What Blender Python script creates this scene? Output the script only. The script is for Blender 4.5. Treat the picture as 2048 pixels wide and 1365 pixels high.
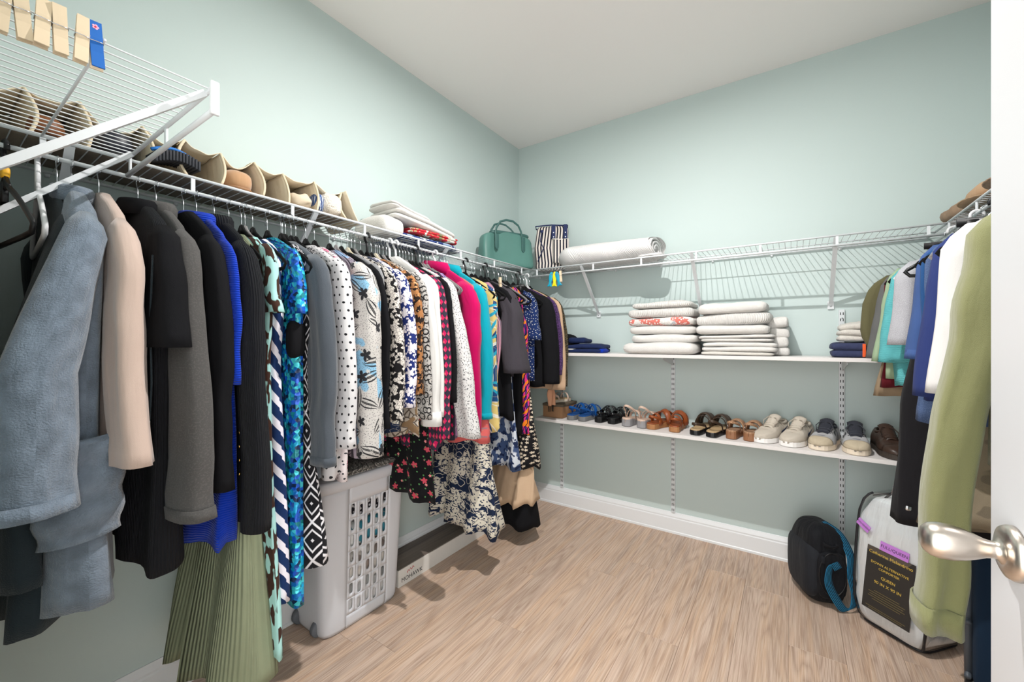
import bpy, math, random
from mathutils import Vector, Matrix, noise

for o in list(bpy.data.objects):
    bpy.data.objects.remove(o)
SC = bpy.context.scene
COL = SC.collection
R = math.radians
PI = math.pi
random.seed(7)

# ------------------------------------------------------------------ camera, world, exposure
cam_data = bpy.data.cameras.new('camera')
cam = bpy.data.objects.new('camera', cam_data)
COL.objects.link(cam)
cam.location = (1.785, -2.727, 1.215)
cam.rotation_euler = (R(90), 0, R(34.14))
cam_data.sensor_width = 36
cam_data.lens = 820 / 2048 * 36
cam_data.clip_start = 0.01
SC.camera = cam

world = bpy.data.worlds.new('world')
SC.world = world
world.use_nodes = True
bg = world.node_tree.nodes['Background']
bg.inputs[0].default_value = (1.0, 0.992, 0.975, 1)
bg.inputs[1].default_value = 4.0
LAMP_WATTS = 33
SC.view_settings.view_transform = 'Standard'
SC.view_settings.look = 'None'
SC.view_settings.gamma = 1
SC.view_settings.use_curve_mapping = False
SC.view_settings.exposure = 0.56

# room size: left wall x = 0, back wall y = 0
W, CEIL, YF = 2.63, 2.74, -2.70
ROD_Z, DECK_Z, SD = 1.66, 1.705, 0.305

# ------------------------------------------------------------------ mesh helpers
class MB:
    def __init__(s):
        s.v, s.f, s.u = [], [], []
    def add(s, vs, fs, us=None):
        b = len(s.v)
        s.v += [tuple(p) for p in vs]
        for i, f in enumerate(fs):
            s.f.append([b + k for k in f])
            s.u.append(us[i] if us else None)
        return s
    def box(s, c, d):
        x, y, z = c; a, b, e = d[0] / 2, d[1] / 2, d[2] / 2
        vs = [(x + i * a, y + j * b, z + k * e) for k in (-1, 1) for j in (-1, 1) for i in (-1, 1)]
        return s.add(vs, [(0, 2, 3, 1), (4, 5, 7, 6), (0, 1, 5, 4), (2, 6, 7, 3), (0, 4, 6, 2), (1, 3, 7, 5)])
    def loft(s, rings, closed=True, cap0=False, cap1=False):
        n = len(rings[0]); m = len(rings)
        mid = rings[m // 2]
        us = [0.0]
        for i in range(n):
            us.append(us[-1] + (Vector(mid[(i + 1) % n]) - Vector(mid[i])).length)
        vsl = [0.0]
        for j in range(1, m):
            a = sum((Vector(rings[j][i]) - Vector(rings[j - 1][i])).length for i in range(0, n, max(1, n // 6)))
            vsl.append(vsl[-1] + a / len(range(0, n, max(1, n // 6))))
        vs = [p for r in rings for p in r]
        fs, uv = [], []
        for j in range(m - 1):
            for i in range(n if closed else n - 1):
                k = (i + 1) % n
                fs.append((j * n + i, j * n + k, (j + 1) * n + k, (j + 1) * n + i))
                uv.append([(us[i], -vsl[j]), (us[i + 1], -vsl[j]), (us[i + 1], -vsl[j + 1]), (us[i], -vsl[j + 1])])
        if cap0:
            fs.append(tuple(range(n - 1, -1, -1))); uv.append(None)
        if cap1:
            fs.append(tuple((m - 1) * n + i for i in range(n))); uv.append(None)
        return s.add(vs, fs, uv)
    def tube(s, path, r, n=8, flat=1.0, up=None, cap=True, loop=False):
        P = [Vector(p) for p in path]
        m = len(P)
        rings = []
        nrm = None
        for i in range(m):
            if loop:
                t = P[(i + 1) % m] - P[i - 1]
            else:
                t = P[min(i + 1, m - 1)] - P[max(i - 1, 0)]
            t.normalize()
            if nrm is None:
                nrm = Vector(up) if up else (Vector((0, 0, 1)) if abs(t.z) < 0.9 else Vector((1, 0, 0)))
            nrm = (nrm - t * nrm.dot(t))
            if nrm.length < 1e-5:
                nrm = t.orthogonal()
            nrm.normalize()
            b = t.cross(nrm)
            rr = r[i] if isinstance(r, (list, tuple)) else r
            rings.append([P[i] + nrm * (math.cos(2 * PI * k / n) * rr) + b * (math.sin(2 * PI * k / n) * rr * flat) for k in range(n)])
        if loop:
            rings.append(rings[0])
            cap = False
        return s.loft(rings, True, cap, cap)
    def lathe(s, prof, c=(0, 0, 0), n=24, sx=1, sy=1, cap0=True, cap1=True):
        rings = [[(c[0] + r * sx * math.cos(2 * PI * k / n), c[1] + r * sy * math.sin(2 * PI * k / n), c[2] + z) for k in range(n)] for r, z in prof]
        return s.loft(rings, True, cap0, cap1)
    def pillow(s, c, d, e=0.35, e2=0.35, nu=32, nv=14, fn=None):
        """superellipsoid: soft rounded box; fn(x,y,z in -1..1, point) may move a point"""
        def sp(a, k):
            return math.copysign(abs(a) ** k, a)
        rings = []
        for j in range(nv + 1):
            ph = -PI / 2 + PI * j / nv
            ph = max(-PI / 2 + .02, min(PI / 2 - .02, ph))
            row = []
            for i in range(nu):
                th = 2 * PI * i / nu
                q = Vector((sp(math.cos(ph), e2) * sp(math.cos(th), e), sp(math.cos(ph), e2) * sp(math.sin(th), e), sp(math.sin(ph), e2)))
                p = Vector((c[0] + q.x * d[0] / 2, c[1] + q.y * d[1] / 2, c[2] + q.z * d[2] / 2))
                if fn:
                    p = fn(q, p)
                row.append(p)
            rings.append(row)
        return s.loft(rings, True, True, True)
    def sheet(s, fn, nu, nv):
        """open grid from fn(a,b), a and b in 0..1"""
        rings = [[fn(i / nu, j / nv) for i in range(nu + 1)] for j in range(nv + 1)]
        return s.loft(rings, False)
    def prism(s, pts, axis, a, b):
        """extrude outline pts (2D) along axis from a to b"""
        def p3(p, t):
            return {'x': (t, p[0], p[1]), 'y': (p[0], t, p[1]), 'z': (p[0], p[1], t)}[axis]
        n = len(pts)
        vs = [p3(p, a) for p in pts] + [p3(p, b) for p in pts]
        fs = [(i, (i + 1) % n, n + (i + 1) % n, n + i) for i in range(n)] + [tuple(range(n - 1, -1, -1)), tuple(range(n, 2 * n))]
        return s.add(vs, fs)
    def mesh(s, name, smooth=True, fix=True):
        me = bpy.data.meshes.new(name)
        me.from_pydata(s.v, [], s.f)
        ul = me.uv_layers.new(name='UVMap')
        li = 0
        d = []
        for f, u in zip(s.f, s.u):
            for k, vi in enumerate(f):
                if u:
                    d += [u[k][0], u[k][1]]
                else:
                    p = s.v[vi]
                    d += [p[0] + p[1] * .7, p[2] + p[1] * .3]
        ul.data.foreach_set('uv', d)
        if fix:
            import bmesh
            bm = bmesh.new(); bm.from_mesh(me)
            bmesh.ops.recalc_face_normals(bm, faces=bm.faces)
            bm.to_mesh(me); bm.free()
        if smooth:
            me.polygons.foreach_set('use_smooth', [True] * len(me.polygons))
        me.update()
        return me
    def build(s, name, mat, parent=None, loc=(0, 0, 0), rot=(0, 0, 0), smooth=True, bev=0, solid=0, sub=0, off=None, label=None, sharp=False):
        if off is not None:
            s.v = [(a - off[0], b - off[1], c - off[2]) for a, b, c in s.v]
        me = s.mesh(name, smooth)
        return place(name, me, mat, parent, loc, rot, bev, solid, sub, label, sharp)

def place(name, me, mat, parent=None, loc=(0, 0, 0), rot=(0, 0, 0), bev=0, solid=0, sub=0, label=None, sharp=False):
    o = bpy.data.objects.new(name, me)
    COL.objects.link(o)
    if mat and not me.materials:
        me.materials.append(mat)
    o.location = loc
    o.rotation_euler = rot
    if parent:
        o.parent = parent
    if solid:
        md = o.modifiers.new('solid', 'SOLIDIFY'); md.thickness = solid; md.offset = 0
    if bev:
        md = o.modifiers.new('bevel', 'BEVEL'); md.width = bev; md.segments = 2; md.limit_method = 'ANGLE'; md.angle_limit = R(40)
    if sub:
        md = o.modifiers.new('sub', 'SUBSURF'); md.levels = sub; md.render_levels = sub
    if label:
        o['label'] = label
    return o

def tag(o, label, cat, group=None, kind=None):
    if label: o['label'] = label
    if cat: o['category'] = cat
    if group: o['group'] = group
    if kind: o['kind'] = kind
    return o

def thing(name, label, cat, loc=(0, 0, 0), rz=0, group=None, kind=None):
    o = bpy.data.objects.new(name, None)
    o.empty_display_size = 0.05
    COL.objects.link(o)
    o.location = loc
    o.rotation_euler = (0, 0, rz)
    return tag(o, label, cat, group, kind)

def struct(o, label):
    o['kind'] = 'structure'
    o['label'] = label
    return o

def lerp_keys(keys, z):
    """keys: list of (z, value...) sorted from high z to low z"""
    if z >= keys[0][0]: return keys[0][1]
    for (a, va), (b, vb) in zip(keys, keys[1:]):
        if z >= b:
            t = (a - z) / (a - b) if a != b else 0
            t = t * t * (3 - 2 * t) * .5 + t * .5
            return va + (vb - va) * t
    return keys[-1][1]

def rnd(a, b):
    return a + (b - a) * random.random()

def text_mesh(body, size, align='CENTER', extrude=0.0002, shear=0, space=1.0):
    cu = bpy.data.curves.new('lettering', 'FONT')
    cu.body = body; cu.size = size; cu.align_x = align; cu.align_y = 'CENTER'; cu.extrude = extrude; cu.shear = shear
    cu.space_character = space; cu.resolution_u = 3
    t = bpy.data.objects.new('lettering', cu)
    COL.objects.link(t)
    dg = bpy.context.evaluated_depsgraph_get()
    dg.update()
    me = bpy.data.meshes.new_from_object(t.evaluated_get(dg))
    bpy.data.objects.remove(t)
    return me

# ------------------------------------------------------------------ materials
def lin(c):
    def f(x):
        x /= 255
        return x / 12.92 if x <= .04045 else ((x + .055) / 1.055) ** 2.4
    return (f(c[0]), f(c[1]), f(c[2]), 1)

class G:
    """small node graph builder"""
    def __init__(s, name):
        s.m = bpy.data.materials.new(name)
        s.m.use_nodes = True
        s.t = s.m.node_tree
        s.t.nodes.clear()
    def n(s, typ, ins=None, **props):
        nd = s.t.nodes.new('ShaderNode' + typ)
        for k, v in props.items():
            setattr(nd, k, v)
        for k, v in (ins or {}).items():
            sk = nd.inputs[k]
            if isinstance(v, bpy.types.NodeSocket):
                s.t.links.new(v, sk)
            else:
                sk.default_value = v
        return nd
    def math(s, op, a, b=0.0, c=0.0):
        return s.n('Math', {0: a, 1: b, 2: c}, operation=op).outputs[0]
    def mix(s, f, a, b):
        nd = s.n('Mix', data_type='RGBA')
        for idx, v in ((0, f), (6, a), (7, b)):
            if isinstance(v, bpy.types.NodeSocket): s.t.links.new(v, nd.inputs[idx])
            else: nd.inputs[idx].default_value = v
        return nd.outputs[2]
    def band(s, v, lo, hi, soft=.02):
        a = s.n('MapRange', {'Value': v, 'From Min': lo - soft, 'From Max': lo + soft}).outputs[0]
        b = s.n('MapRange', {'Value': v, 'From Min': hi - soft, 'From Max': hi + soft, 'To Min': 1.0, 'To Max': 0.0}).outputs[0]
        return s.math('MULTIPLY', a, b)
    def coords(s, which='UV'):
        return s.n('TexCoord').outputs[which]
    def vec(s, v, sc=(1, 1, 1), rot=0, loc=(0, 0, 0)):
        return s.n('Mapping', {'Vector': v, 'Scale': sc, 'Rotation': (0, 0, rot), 'Location': loc}).outputs[0]
    def warp(s, v, amt, scale):
        nz = s.n('TexNoise', {'Vector': v, 'Scale': scale, 'Detail': 2.0}).outputs[1]
        d = s.n('VectorMath', {0: nz, 1: (.5, .5, .5)}, operation='SUBTRACT').outputs[0]
        d = s.n('VectorMath', {0: d, 'Scale': amt}, operation='SCALE').outputs[0]
        return s.n('VectorMath', {0: v, 1: d}, operation='ADD').outputs[0]
    def out(s, col, rough=.8, metal=0, bump=None, bs=.3, bd=.01, sheen=0, spec=.3, alpha=None, trans=0, coat=0, emit=None):
        b = s.n('BsdfPrincipled', {'Base Color': col, 'Roughness': rough, 'Metallic': metal, 'Specular IOR Level': spec,
                                   'Sheen Weight': sheen, 'Transmission Weight': trans, 'Coat Weight': coat})
        if alpha is not None:
            b.inputs['Alpha'].default_value = alpha
        if emit:
            b.inputs['Emission Color'].default_value = emit[0]; b.inputs['Emission Strength'].default_value = emit[1]
        if bump is not None:
            bn = s.n('Bump', {'Height': bump, 'Strength': bs, 'Distance': bd})
            s.t.links.new(bn.outputs[0], b.inputs['Normal'])
        o = s.n('OutputMaterial')
        s.t.links.new(b.outputs[0], o.inputs[0])
        return s.m

def plain(name, c, rough=.6, metal=0, spec=.4, var=0, vs=6, bump=0, bscale=200, coat=0):
    g = G(name)
    co = g.coords('Object')
    col = lin(c)
    if var:
        nz = g.n('TexNoise', {'Vector': co, 'Scale': vs, 'Detail': 4.0}).outputs[0]
        d = tuple(x * (1 - var) for x in col[:3]) + (1,)
        col = g.mix(g.band(nz, .5, 2, .2), d, col)
    bp = g.n('TexNoise', {'Vector': co, 'Scale': bscale, 'Detail': 2.0}).outputs[0] if bump else None
    return g.out(col, rough, metal, bp, bump, .002, spec=spec, coat=coat)

def fabric(name, base, layers=(), rough=.9, rib=0, ribdir='u', fuzz=.25, fscale=900, sheen=.03, var=.12, spec=.15, metal=0, wr=.35, vs=9.0):
    """cloth: base colour plus printed layers in UV metres.
    layer = (kind, scale, lo, hi, colour, warp, (su,sv), rot)"""
    g = G(name)
    uv = g.coords('UV')
    big = g.n('TexNoise', {'Vector': uv, 'Scale': vs, 'Detail': 3.0}).outputs[0]
    col = lin(base)
    if var:
        col = g.mix(g.band(big, .5, 2, .2), tuple(x * (1 - var) for x in col[:3]) + (1,), col)
    for L in layers:
        k, sc, lo, hi, c = L[:5]
        wp = L[5] if len(L) > 5 else 0
        st = L[6] if len(L) > 6 else (1, 1)
        rt = L[7] if len(L) > 7 else 0
        v = g.vec(uv, (st[0], st[1], 1), rt, (L[4][0] * .013, L[4][2] * .017, 0))
        if wp:
            v = g.warp(v, wp / sc, sc * .9)
        cc = lin(c)
        if k == 'vor':
            val = g.n('TexVoronoi', {'Vector': v, 'Scale': sc}, voronoi_dimensions='2D').outputs[0]
        elif k == 'edge':
            val = g.n('TexVoronoi', {'Vector': v, 'Scale': sc}, voronoi_dimensions='2D', feature='DISTANCE_TO_EDGE').outputs[0]
        elif k == 'cell':
            vo = g.n('TexVoronoi', {'Vector': v, 'Scale': sc}, voronoi_dimensions='2D').outputs[1]
            val = g.n('SeparateColor', {0: vo}).outputs[0]
        elif k == 'dots':
            sx = g.n('SeparateXYZ', {0: v})
            a = g.math('MULTIPLY', sx.outputs[0], sc); b = g.math('MULTIPLY', sx.outputs[1], sc)
            row = g.math('MULTIPLY', g.math('MODULO', g.math('FLOOR', b), 2.0), .5)
            a = g.math('SUBTRACT', g.math('FRACT', g.math('ADD', a, row)), .5); b = g.math('SUBTRACT', g.math('FRACT', b), .5)
            val = g.math('SQRT', g.math('ADD', g.math('MULTIPLY', a, a), g.math('MULTIPLY', b, b)))
        elif k == 'stripe':
            sx = g.n('SeparateXYZ', {0: v}).outputs[0]
            val = g.math('FRACT', g.math('ADD', g.math('MULTIPLY', sx, sc), 100.0))
        elif k == 'dia':
            sx = g.n('SeparateXYZ', {0: v})
            a = g.math('ABSOLUTE', g.math('SUBTRACT', g.math('FRACT', g.math('ADD', g.math('MULTIPLY', sx.outputs[0], sc), 50.)), .5))
            b = g.math('ABSOLUTE', g.math('SUBTRACT', g.math('FRACT', g.math('ADD', g.math('MULTIPLY', sx.outputs[1], sc * .62), 50.)), .5))
            val = g.math('ADD', a, b)
        elif k == 'flower':
            # petals: distance to a cell centre modulated by the angle around it
            vo = g.n('TexVoronoi', {'Vector': v, 'Scale': sc, 'Randomness': .8}, voronoi_dimensions='2D')
            d = g.n('VectorMath', {0: g.n('VectorMath', {0: v, 'Scale': sc}, operation='SCALE').outputs[0], 1: g.n('VectorMath', {0: vo.outputs[2], 'Scale': sc}, operation='SCALE').outputs[0]}, operation='SUBTRACT').outputs[0]
            sx = g.n('SeparateXYZ', {0: d})
            an = g.math('ARCTAN2', sx.outputs[1], sx.outputs[0])
            pet = g.math('ADD', g.math('MULTIPLY', g.math('ABSOLUTE', g.math('SINE', g.math('MULTIPLY', an, 2.5))), .55), .45)
            val = g.math('DIVIDE', g.n('VectorMath', {0: d}, operation='LENGTH').outputs[1], pet)
        elif k == 'leaf':
            # pointed leaf turned at random in every cell; 0 on its midrib, growing to its edge
            vo = g.n('TexVoronoi', {'Vector': v, 'Scale': sc, 'Randomness': .7}, voronoi_dimensions='2D')
            d = g.n('VectorMath', {0: g.n('VectorMath', {0: v, 'Scale': sc}, operation='SCALE').outputs[0], 1: g.n('VectorMath', {0: vo.outputs[2], 'Scale': sc}, operation='SCALE').outputs[0]}, operation='SUBTRACT').outputs[0]
            an = g.math('MULTIPLY', g.n('SeparateColor', {0: vo.outputs[1]}).outputs[1], 6.28)
            sx = g.n('SeparateXYZ', {0: d})
            cs, sn = g.math('COSINE', an), g.math('SINE', an)
            a = g.math('ADD', g.math('MULTIPLY', sx.outputs[0], cs), g.math('MULTIPLY', sx.outputs[1], sn))
            b = g.math('ABSOLUTE', g.math('SUBTRACT', g.math('MULTIPLY', sx.outputs[1], cs), g.math('MULTIPLY', sx.outputs[0], sn)))
            fl = g.math('SUBTRACT', 1.0, g.math('POWER', g.math('DIVIDE', g.math('ABSOLUTE', a), .55), 2.0))
            val = g.math('DIVIDE', b, g.math('MAXIMUM', fl, .03))
        elif k == 'wave':
            val = g.n('TexWave', {'Vector': v, 'Scale': sc, 'Distortion': 6.0, 'Detail': 1.0, 'Detail Scale': .8}).outputs[1]
        else:
            val = g.n('TexNoise', {'Vector': v, 'Scale': sc, 'Detail': 1.5}).outputs[0]
        col = g.mix(g.band(val, lo, hi, .012), col, cc)
    fz = g.n('TexNoise', {'Vector': uv, 'Scale': float(fscale), 'Detail': 1.0}).outputs[0]
    h = g.math('MULTIPLY', fz, fuzz)
    # soft wrinkles
    wv = g.n('TexNoise', {'Vector': g.vec(uv, (22, 5, 1)), 'Scale': 1.0, 'Detail': 3.0}).outputs[0]
    h = g.math('ADD', h, g.math('MULTIPLY', wv, wr * 8))
    if rib:
        sx = g.n('SeparateXYZ', {0: uv}).outputs[0 if ribdir == 'u' else 1]
        h = g.math('ADD', h, g.math('MULTIPLY', g.math('SINE', g.math('MULTIPLY', sx, 2 * PI * rib)), .7))
    return g.out(col, rough, metal, h, .65, .0035, sheen, spec)

def sequins(name, cols, scale, rough=.25, metal=.5):
    g = G(name)
    uv = g.coords('UV')
    vo = g.n('TexVoronoi', {'Vector': uv, 'Scale': scale}, voronoi_dimensions='2D')
    r = g.n('SeparateColor', {0: vo.outputs[1]})
    ramp = g.n('ValToRGB', {0: r.outputs[0]})
    e = ramp.color_ramp.elements
    ramp.color_ramp.interpolation = 'CONSTANT'
    while len(e) < len(cols): e.new(.5)
    for i, c in enumerate(cols):
        e[i].position = i / len(cols); e[i].color = lin(c)
    h = g.math('ADD', g.math('MULTIPLY', vo.outputs[0], r.outputs[1]), g.math('MULTIPLY', r.outputs[2], .4))
    return g.out(ramp.outputs[0], rough, metal, h, .9, .006, spec=.6)

def wall_paint(name, c):
    g = G(name)
    co = g.coords('Object')
    h = g.n('TexNoise', {'Vector': co, 'Scale': 160.0, 'Detail': 3.0}).outputs[0]
    return g.out(lin(c), .55, 0, h, .06, .002, spec=.3)

def wood_floor():
    g = G('oak_plank')
    co = g.coords('Object')
    oi = g.n('ObjectInfo').outputs['Random']
    off = g.n('CombineXYZ', {0: g.math('MULTIPLY', oi, 37.), 1: g.math('MULTIPLY', oi, 91.), 2: 0.0}).outputs[0]
    v = g.n('VectorMath', {0: co, 1: off}, operation='ADD').outputs[0]
    # cathedral grain: rings of a slowly varying field that is stretched along the board
    vv = g.vec(v, (6.5, .5, 1.0))
    fld = g.n('TexNoise', {'Vector': vv, 'Scale': 1.15, 'Detail': 2.0, 'Roughness': .45, 'Distortion': .25}).outputs[0]
    ring = g.math('FRACT', g.math('MULTIPLY', fld, 22.0))
    ringm = g.math('POWER', g.math('ABSOLUTE', g.math('SUBTRACT', ring, .5)), 1.6)
    fine = g.n('TexNoise', {'Vector': g.vec(v, (260, 6, 1)), 'Scale': 1.0, 'Detail': 3.0}).outputs[0]
    med = g.n('TexNoise', {'Vector': g.vec(v, (26, .9, 1)), 'Scale': 1.0, 'Detail': 4.0}).outputs[0]
    tone = g.n('TexNoise', {'Vector': g.vec(v, (11, 1.1, 1)), 'Scale': 1.0, 'Detail': 2.0}).outputs[0]
    c = g.mix(g.band(tone, .52, 2, .13), lin((200, 175, 158)), lin((172, 150, 135)))
    c = g.mix(g.math('MULTIPLY', g.band(med, .53, 2, .09), .75), c, lin((203, 170, 142)))
    c = g.mix(g.math('MULTIPLY', ringm, 1.7), c, lin((148, 120, 101)))
    c = g.mix(g.math('MULTIPLY', g.band(fine, .55, 2, .08), .42), c, lin((222, 203, 184)))
    c = g.mix(g.math('MULTIPLY', g.band(fine, -1, .38, .06), .22), c, lin((120, 96, 80)))
    c = g.mix(g.math('MULTIPLY', oi, .22), c, lin((190, 168, 150)))
    return g.out(c, .42, 0, g.math('ADD', fine, g.math('MULTIPLY', ringm, .4)), .12, .002, spec=.35)

def clear_plastic():
    g = G('clear_vinyl')
    t = g.n('BsdfTransparent', {0: (.93, .95, .95, 1)})
    gl = g.n('BsdfGlossy', {0: (1, 1, 1, 1), 'Roughness': .12})
    fr = g.n('LayerWeight', {'Blend': .35}).outputs[1]
    mx = g.n('MixShader', {0: g.math('ADD', g.math('MULTIPLY', fr, .35), .08)})
    g.t.links.new(t.outputs[0], mx.inputs[1]); g.t.links.new(gl.outputs[0], mx.inputs[2])
    o = g.n('OutputMaterial'); g.t.links.new(mx.outputs[0], o.inputs[0])
    return g.m

WALL = wall_paint('sea_glass_wall_paint', (194, 208, 206))
CEILM = wall_paint('ceiling_paint', (240, 236, 234))
TRIM = plain('white_trim_paint', (228, 230, 232), .35)
DOORM = plain('white_door_paint', (192, 192, 194), .3)
WIRE = plain('white_vinyl_wire', (220, 223, 226), .35)
WHITEMETAL = plain('white_metal', (212, 216, 219), .35)
MELAMINE = plain('white_melamine', (220, 216, 214), .4)
CHROME = plain('chrome', (200, 203, 207), .18, 1)
NICKEL = plain('satin_nickel', (205, 196, 186), .28, 1)
BLACKP = plain('black_plastic', (13, 13, 15), .45)
VELVET = fabric('black_velvet', (12, 12, 13), sheen=.03, var=0, fuzz=.15)
BEIGEV = fabric('beige_velvet', (196, 185, 160), sheen=.3, var=0)
BROWNV = fabric('brown_velvet', (70, 52, 44), sheen=.3, var=0)
WHITEP = plain('white_plastic', (222, 222, 224), .35)
GREYV = fabric('grey_velvet', (120, 116, 116), sheen=.3, var=0)
DARK = plain('dark_slot', (40, 44, 44), .8)
FLOOR = wood_floor()

# ------------------------------------------------------------------ room shell
T = 0.12
struct(MB().box((W / 2, (YF - .6) / 2, -.055), (W + .24, -YF + .6 + .24, .1)).build('floor', plain('subfloor', (206, 186, 168), .8), smooth=False),
       'pale oak plank floor of the closet')
FLOOR_O = bpy.data.objects['floor']
struct(MB().box((W / 2, YF / 2, CEIL + .05), (W + .24, -YF + .24, .1)).build('ceiling', CEILM, smooth=False), 'flat off-white ceiling')
struct(MB().box((-T / 2, YF / 2, CEIL / 2), (T, -YF + .24, CEIL)).build('wall_left', WALL, smooth=False), 'pale sea green wall behind the packed clothes rod')
struct(MB().box((W / 2, T / 2, CEIL / 2), (W, T, CEIL)).build('wall_back', WALL, smooth=False), 'pale sea green wall behind the shoe and towel shelves')
struct(MB().box((W + T / 2, YF / 2, CEIL / 2), (T, -YF + .24, CEIL)).build('wall_right', WALL, smooth=False), 'pale sea green wall behind the short clothes rod')
fw = MB()
DX0, DX1, DH = 1.22, 2.075, 2.06
fw.box((DX0 / 2, YF - T / 2, CEIL / 2), (DX0, T, CEIL))
fw.box(((DX1 + W) / 2, YF - T / 2, CEIL / 2), (W - DX1, T, CEIL))
fw.box(((DX0 + DX1) / 2, YF - T / 2, (CEIL + DH) / 2), (DX1 - DX0, T, CEIL - DH))
struct(fw.build('wall_front', WALL, smooth=False), 'pale sea green wall beside the doorway')

# floor boards, each a piece of its own; they run along y, rows staggered
PW = 0.1815
JO = {0: -1.66, 1: -.5, 2: -1.66, 3: -.907, 4: -1.287, 5: -1.9, 6: -.492, 7: -1.007, 8: -1.55, 9: -.39, 10: -.75, 11: -1.35, 12: -.6, 13: -1.1, 14: -.4}
PL = 1.22
x0 = 0.147 - PW
pm = {}
for c in range(16):
    xa = max(0.0, x0 + c * PW); xb = min(W, x0 + (c + 1) * PW)
    if xb - xa < .01: continue
    j = JO.get(c, -.8)
    cuts = [0.0]
    y = j
    while y < -PL: y += PL
    while y > YF - .45:
        if y < -.01: cuts.append(y)
        y -= PL
    cuts.append(YF - .5)
    for a, b in zip(cuts, cuts[1:]):
        wx, ly = xb - xa - .0006, a - b - .0006
        key = (round(wx, 4), round(ly, 4))
        if key not in pm:
            m = MB()
            h = .006; e = .0007
            vs = [(-wx / 2, -ly / 2, -h), (wx / 2, -ly / 2, -h), (wx / 2, ly / 2, -h), (-wx / 2, ly / 2, -h),
                  (-wx / 2, -ly / 2, -e), (wx / 2, -ly / 2, -e), (wx / 2, ly / 2, -e), (-wx / 2, ly / 2, -e),
                  (-wx / 2 + e, -ly / 2 + e, 0), (wx / 2 - e, -ly / 2 + e, 0), (wx / 2 - e, ly / 2 - e, 0), (-wx / 2 + e, ly / 2 - e, 0)]
            fs = [(8, 9, 10, 11)] + [(i, (i + 1) % 4, 4 + (i + 1) % 4, 4 + i) for i in range(4)] + [(4 + i, 4 + (i + 1) % 4, 8 + (i + 1) % 4, 8 + i) for i in range(4)]
            m.add(vs, fs)
            pm[key] = m.mesh('plank', False)
        place('plank', pm[key], FLOOR, FLOOR_O, ((xa + xb) / 2, (a + b) / 2, 0))

# baseboards with a stepped and rounded top
prof = [(0, 0), (.019, 0), (.019, .012), (.015, .016), (.015, .092), (.012, .098), (.0125, .106), (.009, .116), (.006, .124), (.004, .13), (0, .13)]
def baseboard(name, axis, a, b, flip, label):
    m = MB()
    if axis == 'y':
        m.prism([((W - p[0]) if flip else p[0], p[1]) for p in prof], 'y', a, b)
    else:
        m.prism([(-p[0], p[1]) for p in prof], 'x', a, b)
    struct(m.build(name, TRIM, smooth=False), label)
baseboard('baseboard_left', 'y', YF, -.02, False, 'white baseboard under the packed clothes rod')
baseboard('baseboard_back', 'x', 0, W, False, 'white baseboard under the shoe shelf')
baseboard('baseboard_right', 'y', YF, -.02, True, 'white baseboard along the wall behind the suitcase')

# open door with its knob
door = thing('door_1', 'white hinged door standing open at the right edge', None, (2.062, -2.69, 0), R(3.4), kind='structure')
DW = .805
m = MB().box((.0175, DW / 2, 1.02), (.035, DW, 2.02))
m.build('door_slab', DOORM, door, smooth=False, bev=.002)
for i, (ya, yb, za, zb) in enumerate([(.12, .38, 1.15, 1.9), (.43, .69, 1.15, 1.9), (.12, .38, .2, .95), (.43, .69, .2, .95)]):
    m = MB()
    rings = []
    for ins, d in ((0, 0), (.012, .005), (.02, .002), (.03, .002)):
        rings.append([(-.001 - d, ya + ins, za + ins), (-.001 - d, yb - ins, za + ins), (-.001 - d, yb - ins, zb - ins), (-.001 - d, ya + ins, zb - ins)])
    m.loft(rings, True, False, True).build('raised_panel', DOORM, door, smooth=False)
kb = MB()
prof_k = [(.0, .088), (.009, .0872), (.0155, .0845), (.0205, .079), (.0228, .07), (.0225, .058), (.0198, .046), (.0155, .035), (.0118, .027), (.0105, .021), (.011, .016), (.016, .013)]
rose = [(.016, .013), (.024, .012), (.031, .009), (.0335, .004), (.0335, 0)]
def knob(parent, y, z):
    k = MB()
    k.lathe([(r, zz) for r, zz in prof_k], n=28, sx=1, sy=1, cap0=True, cap1=False)
    ko = k.build('door_knob', NICKEL, parent, (-.0005, y, z), (0, -PI / 2, 0))
    r = MB().lathe(rose, n=28, cap0=False)
    r.build('rosette', NICKEL, ko)
    return ko
ko = knob(door, DW - .066, .95)
m = MB().tube([(0, 0, .012), (0, 0, .0)], .004, 8)

# ceiling lamp (above the frame) that lights the closet
lamp = thing('ceiling_light', 'round flush ceiling lamp in the middle of the closet ceiling', 'lamp', (1.31, -1.49, CEIL))
MB().lathe([(.0, 0), (.09, 0), (.09, -.012), (.075, -.022), (.03, -.026), (0, -.026)], n=32, cap0=False, cap1=False).build('base_plate', WHITEMETAL, lamp)
MB().lathe([(.02, -.026), (.02, -.045), (.0, -.045)], n=16, cap0=False, cap1=False).build('lamp_socket', WHITEP, lamp)
ld = bpy.data.lights.new('bulb_light', 'AREA')
ld.shape = 'DISK'
ld.size = .034
ld.energy = LAMP_WATTS
ld.color = (1.0, .975, .95)
lo = bpy.data.objects.new('bulb_light', ld)
COL.objects.link(lo)
lo.parent = lamp
lo.location = (0, 0, -.06)

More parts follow.
